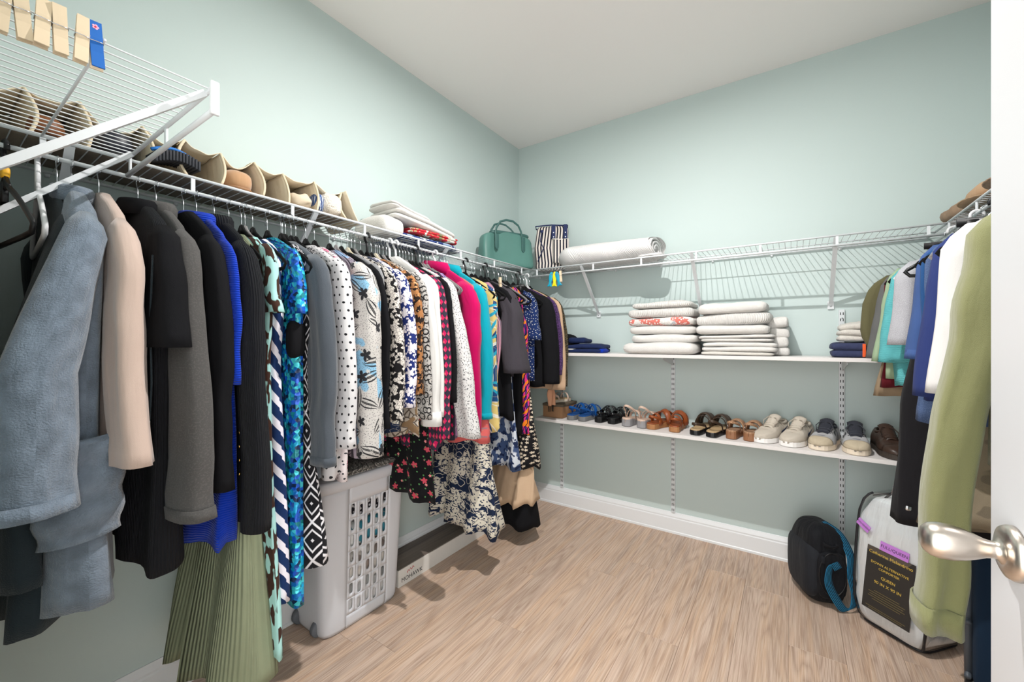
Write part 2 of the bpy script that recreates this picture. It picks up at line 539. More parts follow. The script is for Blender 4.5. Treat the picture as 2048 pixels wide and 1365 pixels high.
# ------------------------------------------------------------------ wire shelves
def wire_shelf(name, label, origin, direction, inward, length, braces, struts, wa=0, ends=(), group='white wire closet shelves', clips=True):
    """origin: wall corner at deck height; direction: along the wall; inward: into the room"""
    O, D, I = Vector(origin), Vector(direction), Vector(inward)
    t = thing(name, label, 'shelf', origin, 0, group)
    def P(a, d, z): return D * a + I * d + Vector((0, 0, z))
    dz = ROD_Z - DECK_Z
    MB().tube([P(wa, SD, 0), P(length, SD, 0)], .0046, 8).build('front_rail', WIRE, t)
    MB().tube([P(wa, SD, dz), P(length, SD, dz)], .0056, 8).build('hang_rail', WIRE, t)
    MB().tube([P(wa, .012, -.003), P(length, .012, -.003)], .0042, 8).build('wall_rail', WIRE, t)
    for d in (.152,):
        MB().tube([P(wa, d, -.003), P(length, d, -.003)], .0026, 6).build('cross_rail', WIRE, t)
    m = MB()
    n = int((length - wa) / .0254)
    for i in range(n + 1):
        a = wa + .004 + i * .0254
        m.tube([P(a, .006, .001), P(a, SD + .001, .001)], .0014, 5, cap=False)
    o = m.build('deck_wires', WIRE, t, label='close row of thin white deck wires'); o['kind'] = 'stuff'
    for a in struts:
        s = MB(); c = P(a, SD, dz / 2)
        dd = Vector((abs(D.x) * .011 + abs(I.x) * .005, abs(D.y) * .011 + abs(I.y) * .005, -dz))
        s.box(c, dd).build('lip_strut', WIRE, t, smooth=False, bev=.001)
    for a, zb in braces:
        b = MB()
        p0, p1 = P(a, SD - .004, -.002), P(a, .012, zb)
        dirv = (p1 - p0).normalized()
        nrm = D
        rings = []
        for tt, w in ((0, .009), (.1, .0095), (.85, .0095), (1, .008)):
            c = p0.lerp(p1, tt)
            up = dirv.cross(nrm).normalized()
            k = .006 if tt < .98 else .004
            rings.append([c + nrm * w + up * k, c - nrm * w + up * k, c - nrm * w * .8 - up * k, c + nrm * w * .8 - up * k])
        bo = b.loft(rings, True, True, True).build('support_brace', WIRE, t, smooth=False)
        f = MB(); c = P(a, .005, zb - .012)
        f.box(c, Vector((abs(D.x) * .028 + abs(I.x) * .009, abs(D.y) * .028 + abs(I.y) * .009, .042)))
        f.build('brace_foot', WIRE, bo, smooth=False, bev=.002)
        sc = P(a, .0105, zb - .018)
        MB().pillow(sc, (.008, .008, .008), 1, 1, 8, 6).build('screw', CHROME, bo)
    if clips:
        k = 0.2
        while k < length - .1:
            c = P(k, .006, -.009)
            MB().pillow(c, (.013, .013, .016), .6, .6, 10, 6).build('wall_clip', WIRE, t)
            k += .3
    for a, s in ends:
        e = MB(); c = P(a, SD, dz / 2)
        dd = Vector((abs(D.x) * .008 + abs(I.x) * .016, abs(D.y) * .008 + abs(I.y) * .016, -dz + .02))
        e.box(c, dd).build('end_cap', WHITEP, t, smooth=False, bev=.003)
    return t
S0 = .305
wire_shelf('wire_shelf', 'long white wire shelf above the packed clothes on the sea green wall', (0, YF, DECK_Z), (0, 1, 0), (1, 0, 0), -YF,
           [(-YF - 1.86, -.30), (-YF - 1.14, -.30), (-YF - 2.5, -.30)], [-YF - y for y in (2.545, 2.247, 1.95, 1.648, 1.346, 1.04, .735, .43)], 0.002)
wire_shelf('wire_shelf', 'white wire shelf carrying the rolled quilt above the towel stacks', (0, 0, DECK_Z), (1, 0, 0), (0, -1, 0), W - .305,
           [(.675, -.292), (1.335, -.285), (1.962, -.290)], [.35, .76, 1.061, 1.36, 1.661, 1.966, 2.27], .312)
wire_shelf('wire_shelf', 'white wire shelf holding brown fabric above the hanging tees', (W, 0, DECK_Z), (0, -1, 0), (-1, 0, 0), 1.95,
           [(.9, -.3), (1.7, -.3)], [.33, .63, .93, 1.23, 1.53, 1.83], .002, [(1.95, 1)])
wire_shelf('wire_shelf', 'near white wire shelf with clothespins clipped to its end wire', (0, YF, DECK_Z), (1, 0, 0), (0, 1, 0), .868,
           [(.828, -.265), (.36, -.275)], [.605, .335], .312, [(.868, 1)], clips=False)

# ------------------------------------------------------------------ slotted standards and board shelves on the back wall
ZU, ZL, BD = 1.137, .688, .30
def standard(x, za, zb, label):
    t = thing('slotted_wall_standard', label, 'standard', (x, 0, za), 0, 'slotted shelf standards')
    h = zb - za
    m = MB()
    m.prism([(-.0125, 0), (-.0125, -.012), (.0125, -.012), (.0125, 0)], 'z', 0, h)
    m.build('channel', WHITEMETAL, t, smooth=False, bev=.002)
    me = MB().box((0, 0, 0), (.0035, .001, .014)).mesh('slot', False)
    z = .02
    while z < h - .02:
        for dx in (-.0055, .0055):
            place('slot', me, DARK, t, (dx, -.0123, z))
        z += .0318
    for z in (.06, h - .045, h * .5):
        MB().pillow((0, -.013, z), (.008, .004, .008), 1, 1, 10, 6).build('screw', CHROME, t)
    return t
standard(.388, .128, 1.373, 'slotted white wall standard beside the hanging beige cardigan')
standard(1.173, .128, 1.15, 'slotted white wall standard between the towels and the rust sandals')
standard(2.007, .128, 1.378, 'slotted white wall standard behind the gym bag')
def board(z, label):
    t = thing('shelf_board', label, 'shelf', (1.35, -.15, z - .019), 0, 'white melamine shelf boards')
    off = t.location
    MB().box((1.46, -BD / 2 - .006, z - .0095), (2.26, BD - .012, .019)).build('board', MELAMINE, t, smooth=False, bev=.001, off=off)
    for x in (.388, 1.173, 2.007):
        m = MB()
        m.prism([(-.012, z - .0195), (-.27, z - .0195), (-.27, z - .03), (-.05, z - .07), (-.012, z - .075)], 'x', x - .0012, x + .0012)
        m.box((x, -.14, z - .021), (.014, .26, .003))
        m.build('bracket', WHITEMETAL, t, smooth=False, off=off)
    return t
board(ZU, 'upper white shelf board holding the towel stacks')
board(ZL, 'lower white shelf board holding the row of shoes')

# ------------------------------------------------------------------ hangers
HX = {0: SD, 1: W - SD}
_hm = {}
def hanger(y, kind, label, side=0, yaw=0, dz=0, group=None):
    """kind: velvet, beige, brown, grey, white, black (moulded plastic with a plastic hook), clip"""
    t = thing('clothes_hanger', label, 'hanger', (HX[side], y, ROD_Z + dz), yaw + (PI if side else 0), group or ('hangers on the long clothes rod' if side == 0 else 'hangers on the short clothes rod'))
    if kind not in _hm:
        plastic = kind in ('white', 'black')
        r = .0145 if not plastic else .0165
        hr = .0016 if not plastic else .0052
        pts = []
        c = r - .0056 - hr
        zc = .0056 + hr - r
        for i in range(15):
            a = R(-40 + i * 255 / 14)
            pts.append((-math.cos(a) * r * -1, 0, zc + math.sin(a) * r))
        # from the tip (room side) over the rail and down to the neck
        pts = [(r * math.cos(R(-25 + i * 225 / 14)), 0, zc + r * math.sin(R(-25 + i * 225 / 14))) for i in range(15)]
        pts += [(-r * .55, 0, zc - r * 1.05), (-.002, 0, zc - r * 1.6), (0, 0, -.05), (0, 0, -.082)]
        hook = MB().tube(pts, hr, 7).mesh('hook')
        fr = MB()
        if kind == 'clip':
            fr.tube([(0, 0, -.075), (0, 0, -.1)], .006, 8)
            fr.box((0, 0, -.112), (.30, .006, .022))
            for sx in (-1, 1):
                fr.box((sx * .12, .0, -.13), (.022, .02, .045))
        else:
            rr = .0062 if not plastic else .006
            sh = []
            for i in range(13):
                a = -1 + 2 * i / 12
                b = abs(a)
                zz = -.078 - .012 * (b > 0) - .11 * (b ** 1.25) + (.0 if b > .02 else .008)
                sh.append((a * .205, 0, zz))
            lo = [(.212, 0, -.208), (.2, 0, -.222), (.15, 0, -.224), (0, 0, -.224), (-.15, 0, -.224), (-.2, 0, -.222), (-.212, 0, -.208)]
            fr.tube(sh + lo, rr, 8, .55 if not plastic else .8, up=(0, 0, 1), loop=True)
            # neck web where the shoulders meet
            fr.prism([(-.045, -.102), (-.02, -.084), (-.007, -.068), (.007, -.068), (.02, -.084), (.045, -.102), (.03, -.108), (0, -.1), (-.03, -.108)], 'y', -.0032, .0032)
        _hm[kind] = (hook, fr.mesh('frame'))
    hk, fr = _hm[kind]
    mats = {'velvet': (CHROME, VELVET), 'beige': (CHROME, BEIGEV), 'brown': (CHROME, BROWNV), 'grey': (CHROME, GREYV), 'white': (WHITEP, WHITEP), 'black': (BLACKP, BLACKP), 'clip': (CHROME, BLACKP)}[kind]
    place('hook', hk, mats[0], t)
    place('frame', fr, mats[1], t)
    return t

# ------------------------------------------------------------------ garments
WKEY = {
    'shirt': [(1.56, .056), (1.55, .078), (1.525, .13), (1.495, .185), (1.46, .21), (1.38, .212), (1.2, .205)],
    'cape': [(1.575, .045), (1.53, .075), (1.47, .115), (1.38, .15), (1.2, .19), (1.0, .22)],
    'coat': [(1.585, .06), (1.565, .085), (1.54, .14), (1.5, .195), (1.46, .222), (1.38, .225), (1.2, .222)],
    'tank': [(1.54, .1), (1.52, .128), (1.49, .15), (1.44, .152), (1.38, .15), (1.31, .185), (1.2, .185)],
    'skirt': [(1.515, .12), (1.45, .125), (1.3, .13), (1.0, .145)],
    'dress': [(1.54, .095), (1.52, .13), (1.485, .165), (1.44, .17), (1.38, .165), (1.3, .185), (1.15, .165), (1.05, .17)],
}
def garment(name, label, y, hem, mat, cat='shirt', style='shirt', hw=.2, th=.018, hth=None, sl=None, zs=1.0, lean=.0, sry=None, srx=.05, sdy=0, smat=None,
            yaw=0, nf=4, fa=.005, tilt=0, side=0, collar=None, cuff=None, hang='velvet', hlabel=None, seed=None, group=None, xs=0, hlen=None, flz=1.0, band=None, ltop=None, drift=0, sfl=1.0):
    if group is None:
        group = 'clothes hanging on the long rod' if side == 0 else 'clothes hanging on the short rod'
    rg = random.Random(seed if seed is not None else int(-y * 10000) + side * 77)
    t = thing(name, label, cat, (HX[side] + (xs if side == 0 else -xs), y, hem), yaw + (PI if side else 0), group)
    keys = WKEY[style][:]
    top = ltop or keys[0][0]
    keys = [k for k in keys if k[0] > hem + .05] + [(hem, hw)]
    hth = hth or th * 1.15
    tk = [(top, .014), (1.5, th * .75), (1.4, th)]
    tk += [(max(flz, hem + .06), th), (hem, hth)] if hem < 1.3 else [(hem, hth)]
    n = 44
    rows = max(16, int((top - hem) / .035))
    ph = [rg.uniform(0, 6.28) for _ in range(6)]
    f1 = nf + rg.uniform(-.5, .5)
    rings = []
    for j in range(rows + 1):
        s = j / rows
        z = top + (hem - top) * s
        w = lerp_keys(keys, z); tt = lerp_keys(tk, z)
        A = fa * min(1.0, max(0, (1.5 - z) / .5)) * (1 + .8 * max(0, min(2.0, hth / th - 1)) * s)
        A *= 1 + 1.1 * max(0, s - .6)
        row = []
        for i in range(n):
            a = 2 * PI * i / n
            ca, sa = math.cos(a), math.sin(a)
            x = w * math.copysign(abs(ca) ** .72, ca)
            yy = tt * math.copysign(abs(sa) ** .55, sa)
            q = x / .2
            k = 1 if sa >= 0 else -1
            wob = math.sin(f1 * q * 1.9 + ph[0 if k > 0 else 1] + .7 * math.sin(z * 4 + ph[2]))
            wob2 = math.sin(f1 * 2.3 * q + ph[3] + z * 3)
            edge = abs(sa) ** .5
            yy += (A * wob + A * .45 * wob2) * (.35 + .65 * edge)
            x += A * .8 * math.sin(z * 7 + ph[4] + k) * (1 - edge * .5)
            zz = z - tilt * (x / .2) * s ** 2
            if s > .93:
                zz += (.004 * math.sin(3.1 * q + ph[5]) + A * .5 * wob) * (s - .93) / .07
            row.append((x, yy + drift * max(0, (flz - z) / max(.05, flz - hem)), zz - hem))
        rings.append(row)
    MB().loft(rings).build('body', mat, t, solid=.0025)
    if band:   # waist or hem band
        bz, bm = band
        rr = [r for r in rings if r[0][2] <= bz + .02 and r[0][2] >= bz - .03]
        if len(rr) > 1:
            MB().loft([[(p[0] * 1.015, p[1] * 1.06, p[2]) for p in r] for r in rr]).build('waistband', bm, t)
    sry = sry or th * 1.0
    if sl:
        for sd in (1, -1):
            L = lean if sd > 0 else lean * .3
            if sl == 'long':
                K = [(1.5, .165, .03, .35), (1.475, .19, .042, .75), (1.44, .207, .048, .95), (1.38, .222, srx, 1), (1.25, .235 + L * .2, srx, 1.05),
                     (1.05, .24 + L * .6, srx * .97, 1), ((zs + 1.05) / 2 if zs < 1 else zs + .02, .242 + L * .85, srx * .95, .98), (zs, .245 + L, srx * .95, 1.05)]
                if zs > 1.07:
                    K = K[:5] + [(zs, .245 + L, srx * .95, 1.05)]
            elif sl == 'short':
                K = [(1.51, .14, .03, .4), (1.485, .155, .04, .8), (1.45, .165, .046, 1), (1.36, .178 + L * .4, .05, 1.05), (zs, .2 + L, .055, 1.15)]
            else:   # wide cape sleeve
                K = [(1.5, .17, .03, .4), (1.46, .2, .05, .8), (1.36, .225, .065, 1), (zs, .24 + L, .085, 1.2)]
            rr = []
            zz = [k[0] for k in K]
            rowsn = max(10, int((zz[0] - zz[-1]) / .028))
            p2 = [rg.uniform(0, 6.28) for _ in range(4)]
            for j in range(rowsn + 1):
                z = zz[0] + (zz[-1] - zz[0]) * j / rowsn
                cx = lerp_keys([(k[0], k[1]) for k in K], z); rx = lerp_keys([(k[0], k[2]) for k in K], z); ry = sry * lerp_keys([(k[0], k[3]) for k in K], z)
                gf = 1 + (sfl - 1) * (zz[0] - z) / (zz[0] - zz[-1])
                rx *= 1 + (gf - 1) * .5; ry *= gf
                dd = sdy * min(1, max(0, (1.45 - z) / .3)) * (1 if sd > 0 else -.4)
                wr = .0028 * math.sin(z * 38 + p2[0]) * max(0, math.sin(z * 9 + p2[1])) + .004 * math.sin(z * 13 + p2[1])
                rw = []
                for i in range(22):
                    a = 2 * PI * i / 22
                    ca, sa = math.cos(a), math.sin(a)
                    bx = rx * math.copysign(abs(ca) ** .85, ca)
                    by = ry * math.copysign(abs(sa) ** .8, sa)
                    fold = 1 + (.2 * math.sin(3 * a + p2[2] + z * 2.5) + .1 * math.sin(5 * a + p2[3] - z * 6)) * min(1, j / rowsn * 2)
                    rw.append((sd * (cx + bx * (1 - .1 * (fold - 1)) + wr), dd + by * fold + wr * .5, z - hem))
                rr.append(rw)
            so = MB().loft(rr).build('sleeve', smat or mat, t, solid=.0025)
            if cuff:
                cl, cm = cuff
                last = [r for r in rr if r[0][2] + hem < zs + cl]
                if len(last) < 2: last = rr[-2:]
                MB().loft([[(p[0] + (p[0] - sd * .24) * .05, p[1] * 1.06, p[2] - .001) for p in r] for r in last]).build('cuff', cm or smat or mat, so, solid=.003)
    if collar:
        ch, cm = collar
        rr = []
        for zz, w, d in ((-.012, .072, .024), (.0, .066, .024), (ch * .6, .062, .023), (ch, .066, .028), (ch * .9, .078, .036), (ch * .2, .092, .04), (-.03, .1, .036)):
            rr.append([(w * math.cos(2 * PI * i / 26), d * math.sin(2 * PI * i / 26), top + zz - hem - .012 * math.cos(2 * PI * i / 26)) for i in range(26)])
        MB().loft(rr).build('collar', cm, t, solid=.002)
    if hang:
        hanger(y, hang, hlabel or ('%s hanger holding the %s' % ({'velvet': 'black velvet', 'beige': 'beige velvet', 'brown': 'brown velvet', 'grey': 'grey velvet', 'white': 'white plastic', 'black': 'thick black plastic', 'clip': 'black clip'}[hang], label)), side, yaw)
    return t

# ------------------------------------------------------------------ clothes on the long rod, from the near end to the corner
F = fabric
rows_done = []
FLEECE = F('blue_grey_fleece', (120, 133, 148), fscale=300, fuzz=1.0, sheen=.3, wr=.8, var=.38, vs=24.0)
DTEAL = F('dark_teal_fleece', (42, 52, 58), fscale=420, fuzz=.6, sheen=.1)
BLUSH = F('blush_wool', (190, 168, 156), fuzz=.15, sheen=.3, var=.06)
BLK = F('black_jersey', (19, 19, 22), var=.1, sheen=0)
BLKRIB = F('black_rib_knit', (28, 29, 33), rib=210, sheen=.02)
SUEDE = F('charcoal_suede', (78, 76, 75), [('noise', 240, .56, 2, (84, 82, 80), .2)], sheen=.1, fuzz=.35)
ROYAL = F('royal_blue_knit', (8, 54, 178), rib=160, ribdir='v', sheen=.1)
SAGE = F('sage_crinkle', (134, 141, 115), rib=150, wr=.5, var=.08)
IKAT = F('mint_brown_ikat', (66, 44, 36), [('noise', 38, .51, 2, (166, 214, 210), .7, (1, .4))], wr=.2)
NAVYST = F('navy_white_stripe', (26, 48, 92), [('stripe', 22, .0, .42, (226, 222, 232), 0, (1, 1), R(-38))], wr=.2)
SEQ = sequins('turquoise_sequins', [(12, 110, 190), (24, 165, 215), (10, 70, 150), (60, 200, 215), (14, 130, 140), (20, 90, 205), (8, 40, 80)], 85, .35, .25)
VELOUR = F('grey_velour', (76, 82, 90), sheen=.25, fuzz=.4, fscale=600)
GEO = F('black_white_lattice', (28, 28, 32), [('dia', 14, .46, .54, (222, 220, 224)), ('dia', 14, .26, .32, (222, 220, 224)), ('dia', 14, .0, .05, (222, 220, 224))], wr=.1)
SPECK = F('black_white_speckle', (28, 28, 32), [('vor', 190, 0, .28, (205, 203, 205), .1)], wr=.2)
DOTS = F('white_black_polka_dots', (210, 208, 210), [('dots', 38, 0, .16, (24, 24, 28), .25)], wr=.3)
PINKF = F('white_pink_floral', (222, 212, 214), [('flower', 14, 0, .3, (214, 112, 146), .3), ('vor', 60, 0, .18, (60, 60, 66))])
LEAF = F('grey_leaf_print', (196, 192, 188), [('noise', 9, .6, 2, (132, 176, 204), .6), ('vor', 130, 0, .15, (80, 78, 84)), ('leaf', 12, .14, .2, (38, 38, 42)), ('leaf', 12, 0, .045, (38, 38, 42)), ('flower', 9, .0, .2, (44, 44, 48), .3), ('flower', 9, .0, .07, (196, 192, 188), .3)], wr=.2)
LEAF2 = F('lavender_leaf_print', (160, 150, 164), [('noise', 9, .6, 2, (132, 160, 194), .6), ('leaf', 13, .16, .22, (44, 42, 52)), ('leaf', 13, 0, .04, (44, 42, 52)), ('wave', 9, .85, 2, (54, 50, 58), 0)], wr=.2)
HEATHER = F('heather_grey_jersey', (132, 132, 134), [('noise', 500, .55, 2, (152, 152, 154))], wr=.25)
CHECK = F('black_cream_check', (30, 28, 30), [('cell', 95, .45, 2, (216, 208, 200), .1), ('edge', 95, 0, .05, (30, 28, 30), .1)])
NAVYF = F('navy_white_floral', (34, 48, 110), [('flower', 26, 0, .5, (232, 226, 232), .4), ('flower', 26, 0, .1, (34, 48, 110), .4), ('vor', 60, 0, .24, (232, 226, 232), .3)])
BPAIS = F('navy_cream_paisley', (28, 40, 66), [('vor', 10, .0, .35, (190, 184, 170), .6, (1, .6)), ('vor', 10, .29, .31, (28, 40, 66), .5, (1, .6)), ('vor', 10, .2, .23, (28, 40, 66), .6, (1, .6)), ('vor', 10, .08, .12, (28, 40, 66), .6, (1, .6)), ('vor', 140, .0, .3, (32, 44, 70), .4), ('vor', 40, .38, .41, (180, 175, 165), .6)])
LEOP = F('tan_leopard', (164, 112, 70), [('noise', 46, .5, 2, (38, 28, 24), .6), ('noise', 70, .64, 2, (196, 150, 108), .4)])
SNAKE = F('taupe_snake_print', (188, 178, 166), [('edge', 40, 0, .1, (84, 74, 66), .3), ('cell', 40, .7, 2, (138, 112, 84), .3)])
GREYBW = F('grey_black_chain_print', (178, 174, 170), [('vor', 34, .28, .46, (34, 33, 35), .1), ('vor', 90, 0, .2, (70, 68, 68))])
WHITED = F('white_denim', (214, 212, 209), fuzz=.3, var=.05)
WHITEC = F('white_cotton', (214, 212, 210), var=.05)
PINKG = F('berry_black_geo', (52, 48, 62), [('dia', 48, .0, .42, (190, 30, 88), .2), ('dia', 48, .0, .2, (216, 92, 104), .2)])
PINKG2 = F('navy_berry_print', (44, 44, 58), [('dia', 40, .0, .26, (206, 30, 90), .3)])
LACE = F('white_black_fleck_lace', (210, 208, 207), [('vor', 120, 0, .2, (52, 52, 56), .4, (1, .6)), ('edge', 44, 0, .05, (186, 184, 184), .2)], fuzz=.5)
ROSES = F('black_rose_print', (20, 20, 23), [('flower', 15, 0, .2, (206, 78, 96), .5), ('flower', 15, 0, .1, (238, 150, 150), .5), ('vor', 34, 0, .11, (88, 140, 86), .4)])
MARBLE = F('purple_marble', (172, 136, 180), [('wave', 6, .62, .86, (220, 186, 206), .4), ('wave', 6, .0, .22, (64, 74, 128), .4), ('wave', 9, .46, .54, (90, 58, 108), .6)])
MAG = F('magenta_crepe', (178, 0, 82), sheen=.1, var=.06)
TEAL = F('turquoise_fleece', (0, 146, 164), sheen=.15, var=.06)
CORAL = F('coral_medallion', (206, 98, 96), [('dots', 12, .22, .3, (150, 110, 116), .2), ('dots', 12, .0, .13, (124, 112, 132), .2), ('vor', 40, 0, .1, (186, 120, 110))])
YELL = F('yellow_blue_leaf_print', (208, 184, 116), [('leaf', 8, 0, .24, (30, 66, 112)), ('leaf', 8, .06, .1, (214, 210, 200)), ('leaf', 6, .1, .2, (40, 150, 178), .3, (1, 1), .9), ('leaf', 7, 0, .06, (214, 210, 200), .3, (1, 1), 2.0)])
CHAR = F('charcoal_jersey', (62, 58, 64), var=.08)
PAIS = F('navy_cream_paisley', (28, 40, 66), [('flower', 10, .0, .62, (206, 200, 186), .5), ('flower', 10, .5, .56, (28, 40, 66), .5), ('vor', 70, .0, .22, (28, 40, 66), .4), ('flower', 10, .22, .28, (28, 40, 66), .5), ('vor', 26, .36, .42, (206, 200, 186), .6)])
TIED = F('blue_white_tie_dye', (206, 212, 222), [('noise', 30, .5, 2, (62, 80, 118), .8, (1, .55)), ('noise', 50, .58, 2, (30, 42, 76), .6, (1, .5))])
PSTR = F('pink_grey_stripe', (216, 150, 170), [('stripe', 90, 0, .4, (90, 88, 98), .1)])
TROP = F('tropical_purple_orange', (60, 40, 116), [('wave', 12, .55, 2, (214, 50, 128), .5), ('wave', 9, .74, 2, (232, 128, 32), .9, (1, .7), 1.0), ('wave', 15, .86, 2, (24, 22, 30), .5, (1, 1), .4)])
NAVYD = F('navy_gold_dots', (28, 46, 92), [('vor', 64, 0, .15, (214, 214, 206)), ('cell', 60, 2, 3, (230, 230, 200))])
PURG = sequins('purple_glitter', [(64, 34, 88), (92, 58, 124), (40, 22, 58), (130, 90, 150)], 420, .4, .3)
GOLDG = sequins('black_gold_glitter', [(30, 27, 24), (46, 40, 32), (24, 22, 20), (150, 132, 92)], 420, .4, .3)
BEIGE = F('beige_knit', (192, 162, 134), var=.06)
BCF = F('black_cream_floral', (24, 23, 26), [('flower', 46, 0, .36, (206, 192, 172), .08), ('flower', 46, 0, .1, (60, 50, 46), .08)])
TAN = F('tan_pleated', (196, 168, 140), rib=24, var=.05)
GREYSW = F('grey_knit', (150, 148, 146))
PLAID = F('cream_brown_plaid', (214, 198, 178), [('stripe', 18, 0, .3, (120, 96, 82)), ('stripe', 18, 0, .2, (150, 128, 110), 0, (1, 1), PI / 2)])

g_ = garment
g_('plaid_shirt', 'cream and brown plaid shirt sliver at the left photo edge', -2.655, .98, PLAID, 'shirt', sl='long', zs=1.0, th=.014, hang=None)
rb = g_('fleece_robe', 'dark teal fleece robe mostly hidden behind the blue-grey robe', -2.522, .58, DTEAL, 'robe', 'coat', hw=.2, sl='long', zs=.7, th=.016, hth=.035, fa=.006, hang='velvet', lean=-.05, xs=-.06, sdy=-.07, sry=.03, drift=-.05, flz=1.4)
rb = g_('fleece_robe', 'blue-grey fleece robe with a patch pocket and wide sleeve', -2.497, .605, FLEECE, 'robe', 'coat', hw=.225, th=.04, hth=.062, sl='long', zs=.885, sry=.036, srx=.05, sfl=1.4, sdy=-.08, lean=.04, yaw=R(-3), fa=.008, nf=3, tilt=-.02,
        collar=(.012, FLEECE), cuff=(.05, FLEECE), hang='velvet')
# pocket wrapped round the front edge of the robe
m = MB()
def pk(a, b):
    ang = -1.35 + 2.2 * a
    sag = .006 * math.sin(b * PI) + .004 * math.sin(b * 19)
    z = .39 - .215 * b + .02 * a
    return (.19 + (.062 + sag) * math.cos(ang), (.066 + sag) * math.sin(ang) - .002, z)
m.sheet(pk, 14, 16).build('pocket', FLEECE, rb, solid=.012)
m = MB().tube([Vector(pk(i / 12, 0)) + Vector((.002, 0, -.008)) for i in range(13)], .009, 8)
m.build('pocket_hem', FLEECE, rb)
g_('wool_coat', 'blush pink wool coat with a long smooth sleeve', -2.449, .98, BLUSH, 'coat', 'coat', hw=.2, th=.026, sl='long', zs=.945, sry=.027, srx=.052, lean=.04, sfl=1.1, fa=.003, hang='velvet')
hd = g_('hooded_sweater', 'black rib knit sweater with a hanging drawstring', -2.372, .668, BLKRIB, 'sweater', 'coat', hw=.21, th=.032, hth=.044, nf=3, fa=.006, tilt=.02, sl='cape', zs=1.2, sry=.036, smat=BLK, collar=(.015, BLK))
MB().tube([(.235, -.03, .75), (.24, -.036, .6), (.242, -.034, .45), (.236, -.036, .36)], .0022, 6).build('drawstring', DTEAL, hd)
MB().tube([(.236, -.036, .36), (.234, -.037, .325)], .003, 6).build('aglet', CHROME, hd)
sj = g_('suede_jacket', 'charcoal suede jacket with a long straight sleeve', -2.333, .86, SUEDE, 'jacket', 'coat', th=.022, sl='long', zs=.79, sry=.026, srx=.056, lean=.03, fa=.002, sfl=1.4, collar=(.02, SUEDE), cuff=(.02, SUEDE))
g_('knit_cardigan', 'fine black knit cardigan over the royal blue sweater', -2.270, .82, BLK, 'cardigan', 'coat', th=.019, sl='long', zs=.83, sry=.024, srx=.05, fa=.004)
g_('knit_sweater', 'royal blue ribbed sweater peeking between black cardigans', -2.238, .672, ROYAL, 'sweater', 'coat', hw=.22, th=.010, hth=.04, sl='long', zs=1.1, sry=.011, srx=.044, fa=.006, flz=.9, drift=-.01, tilt=.015, collar=(.015, ROYAL), hang='velvet')
rc = g_('ribbed_cardigan', 'black ribbed cardigan with small gold buttons', -2.192, .70, BLKRIB, 'cardigan', 'coat', hw=.2, th=.018, hth=.022, sl='long', zs=.70, sry=.026, srx=.05, lean=.02, fa=.005, collar=(.02, BLKRIB))
GOLD = plain('gold_button', (212, 170, 92), .25, 1)
for i in range(5):
    MB().pillow((.222, -.021, .30 - i * .038), (.009, .007, .01), 1, 1, 10, 6).build('button', GOLD, rc)
g_('maxi_dress', 'long sage green crinkle dress sweeping to the floor', -2.152, .22, SAGE, 'dress', 'dress', hw=.215, th=.014, hth=.085, nf=4, fa=.006, flz=.95, drift=-.02, hang='velvet', collar=None)
g_('ikat_dress', 'mint and brown ikat print dress', -2.116, .285, IKAT, 'dress', 'dress', hw=.235, th=.018, hth=.022, fa=.006, sl='short', zs=1.3, tilt=.01)
g_('striped_dress', 'navy and white diagonal striped dress', -2.082, .42, NAVYST, 'dress', 'dress', hw=.225, th=.02, hth=.024, fa=.005)
sq = g_('sequin_dress', 'turquoise blue sequin dress', -2.036, .385, SEQ, 'dress', 'shirt', hw=.21, th=.02, hth=.024, fa=.004, sl='short', zs=1.30, lean=-.01)
MB().pillow((.19, -.004, .835), (.05, .05, .12), .6, .6, 20, 10).build('armhole_shade', BLK, sq, label='black pad for the shade inside the arm opening')  # black pad stands in for the shade inside the empty armhole
g_('velour_jacket', 'grey velour top with a turned sleeve cuff', -1.975, .76, VELOUR, 'jacket', 'shirt', th=.02, sl='long', zs=.82, sry=.026, srx=.05, cuff=(.05, VELOUR))
g_('lattice_dress', 'black dress with white diamond lattice print', -1.99, .50, GEO, 'dress', 'dress', hw=.245, th=.011, hth=.03, fa=.004, flz=.8)
g_('speckled_top', 'black top with fine white specks', -1.938, .80, SPECK, 'top', 'tank', th=.012, fa=.003)
g_('polka_dot_blouse', 'white blouse with black polka dots', -1.902, .75, DOTS, 'blouse', 'shirt', th=.02, hth=.028, sl='long', zs=.86, sry=.026, srx=.05, fa=.007)
g_('floral_blouse', 'white and pink floral blouse showing under polka dots', -1.868, .73, PINKF, 'blouse', 'shirt', hw=.21, th=.011, fa=.004, hth=.016)
lf = g_('leaf_print_blouse', 'grey and blue blouse with black leaf print', -1.808, .80, LEAF2, 'blouse', 'shirt', hw=.215, th=.03, hth=.04, sl='long', zs=.81, sry=.036, srx=.052, smat=LEAF, fa=.006)
g_('jersey_top', 'plain black top between leaf blouse and grey tee', -1.757, .83, BLK, 'top', 'shirt', th=.012, hth=.014, sl='long', zs=.9, sry=.013)
g_('heather_tee', 'heather grey knit tee', -1.728, .825, HEATHER, 'shirt', 'shirt', th=.014, sl='short', zs=1.24, hang='beige', fa=.003)
g_('check_blouse', 'black and cream tiny check blouse', -1.695, .905, CHECK, 'blouse', 'shirt', hw=.21, th=.014, sl='long', zs=.92, sry=.018, hang='grey')
g_('paisley_blouse', 'blue and white paisley blouse hanging below the navy floral', -1.668, .86, BPAIS, 'blouse', 'shirt', hw=.23, th=.012, hth=.024, fa=.006)
g_('navy_floral_blouse', 'navy blouse with white flowers', -1.636, .955, NAVYF, 'blouse', 'shirt', hw=.21, th=.016, sl='long', zs=.96, sry=.024, hang='black')
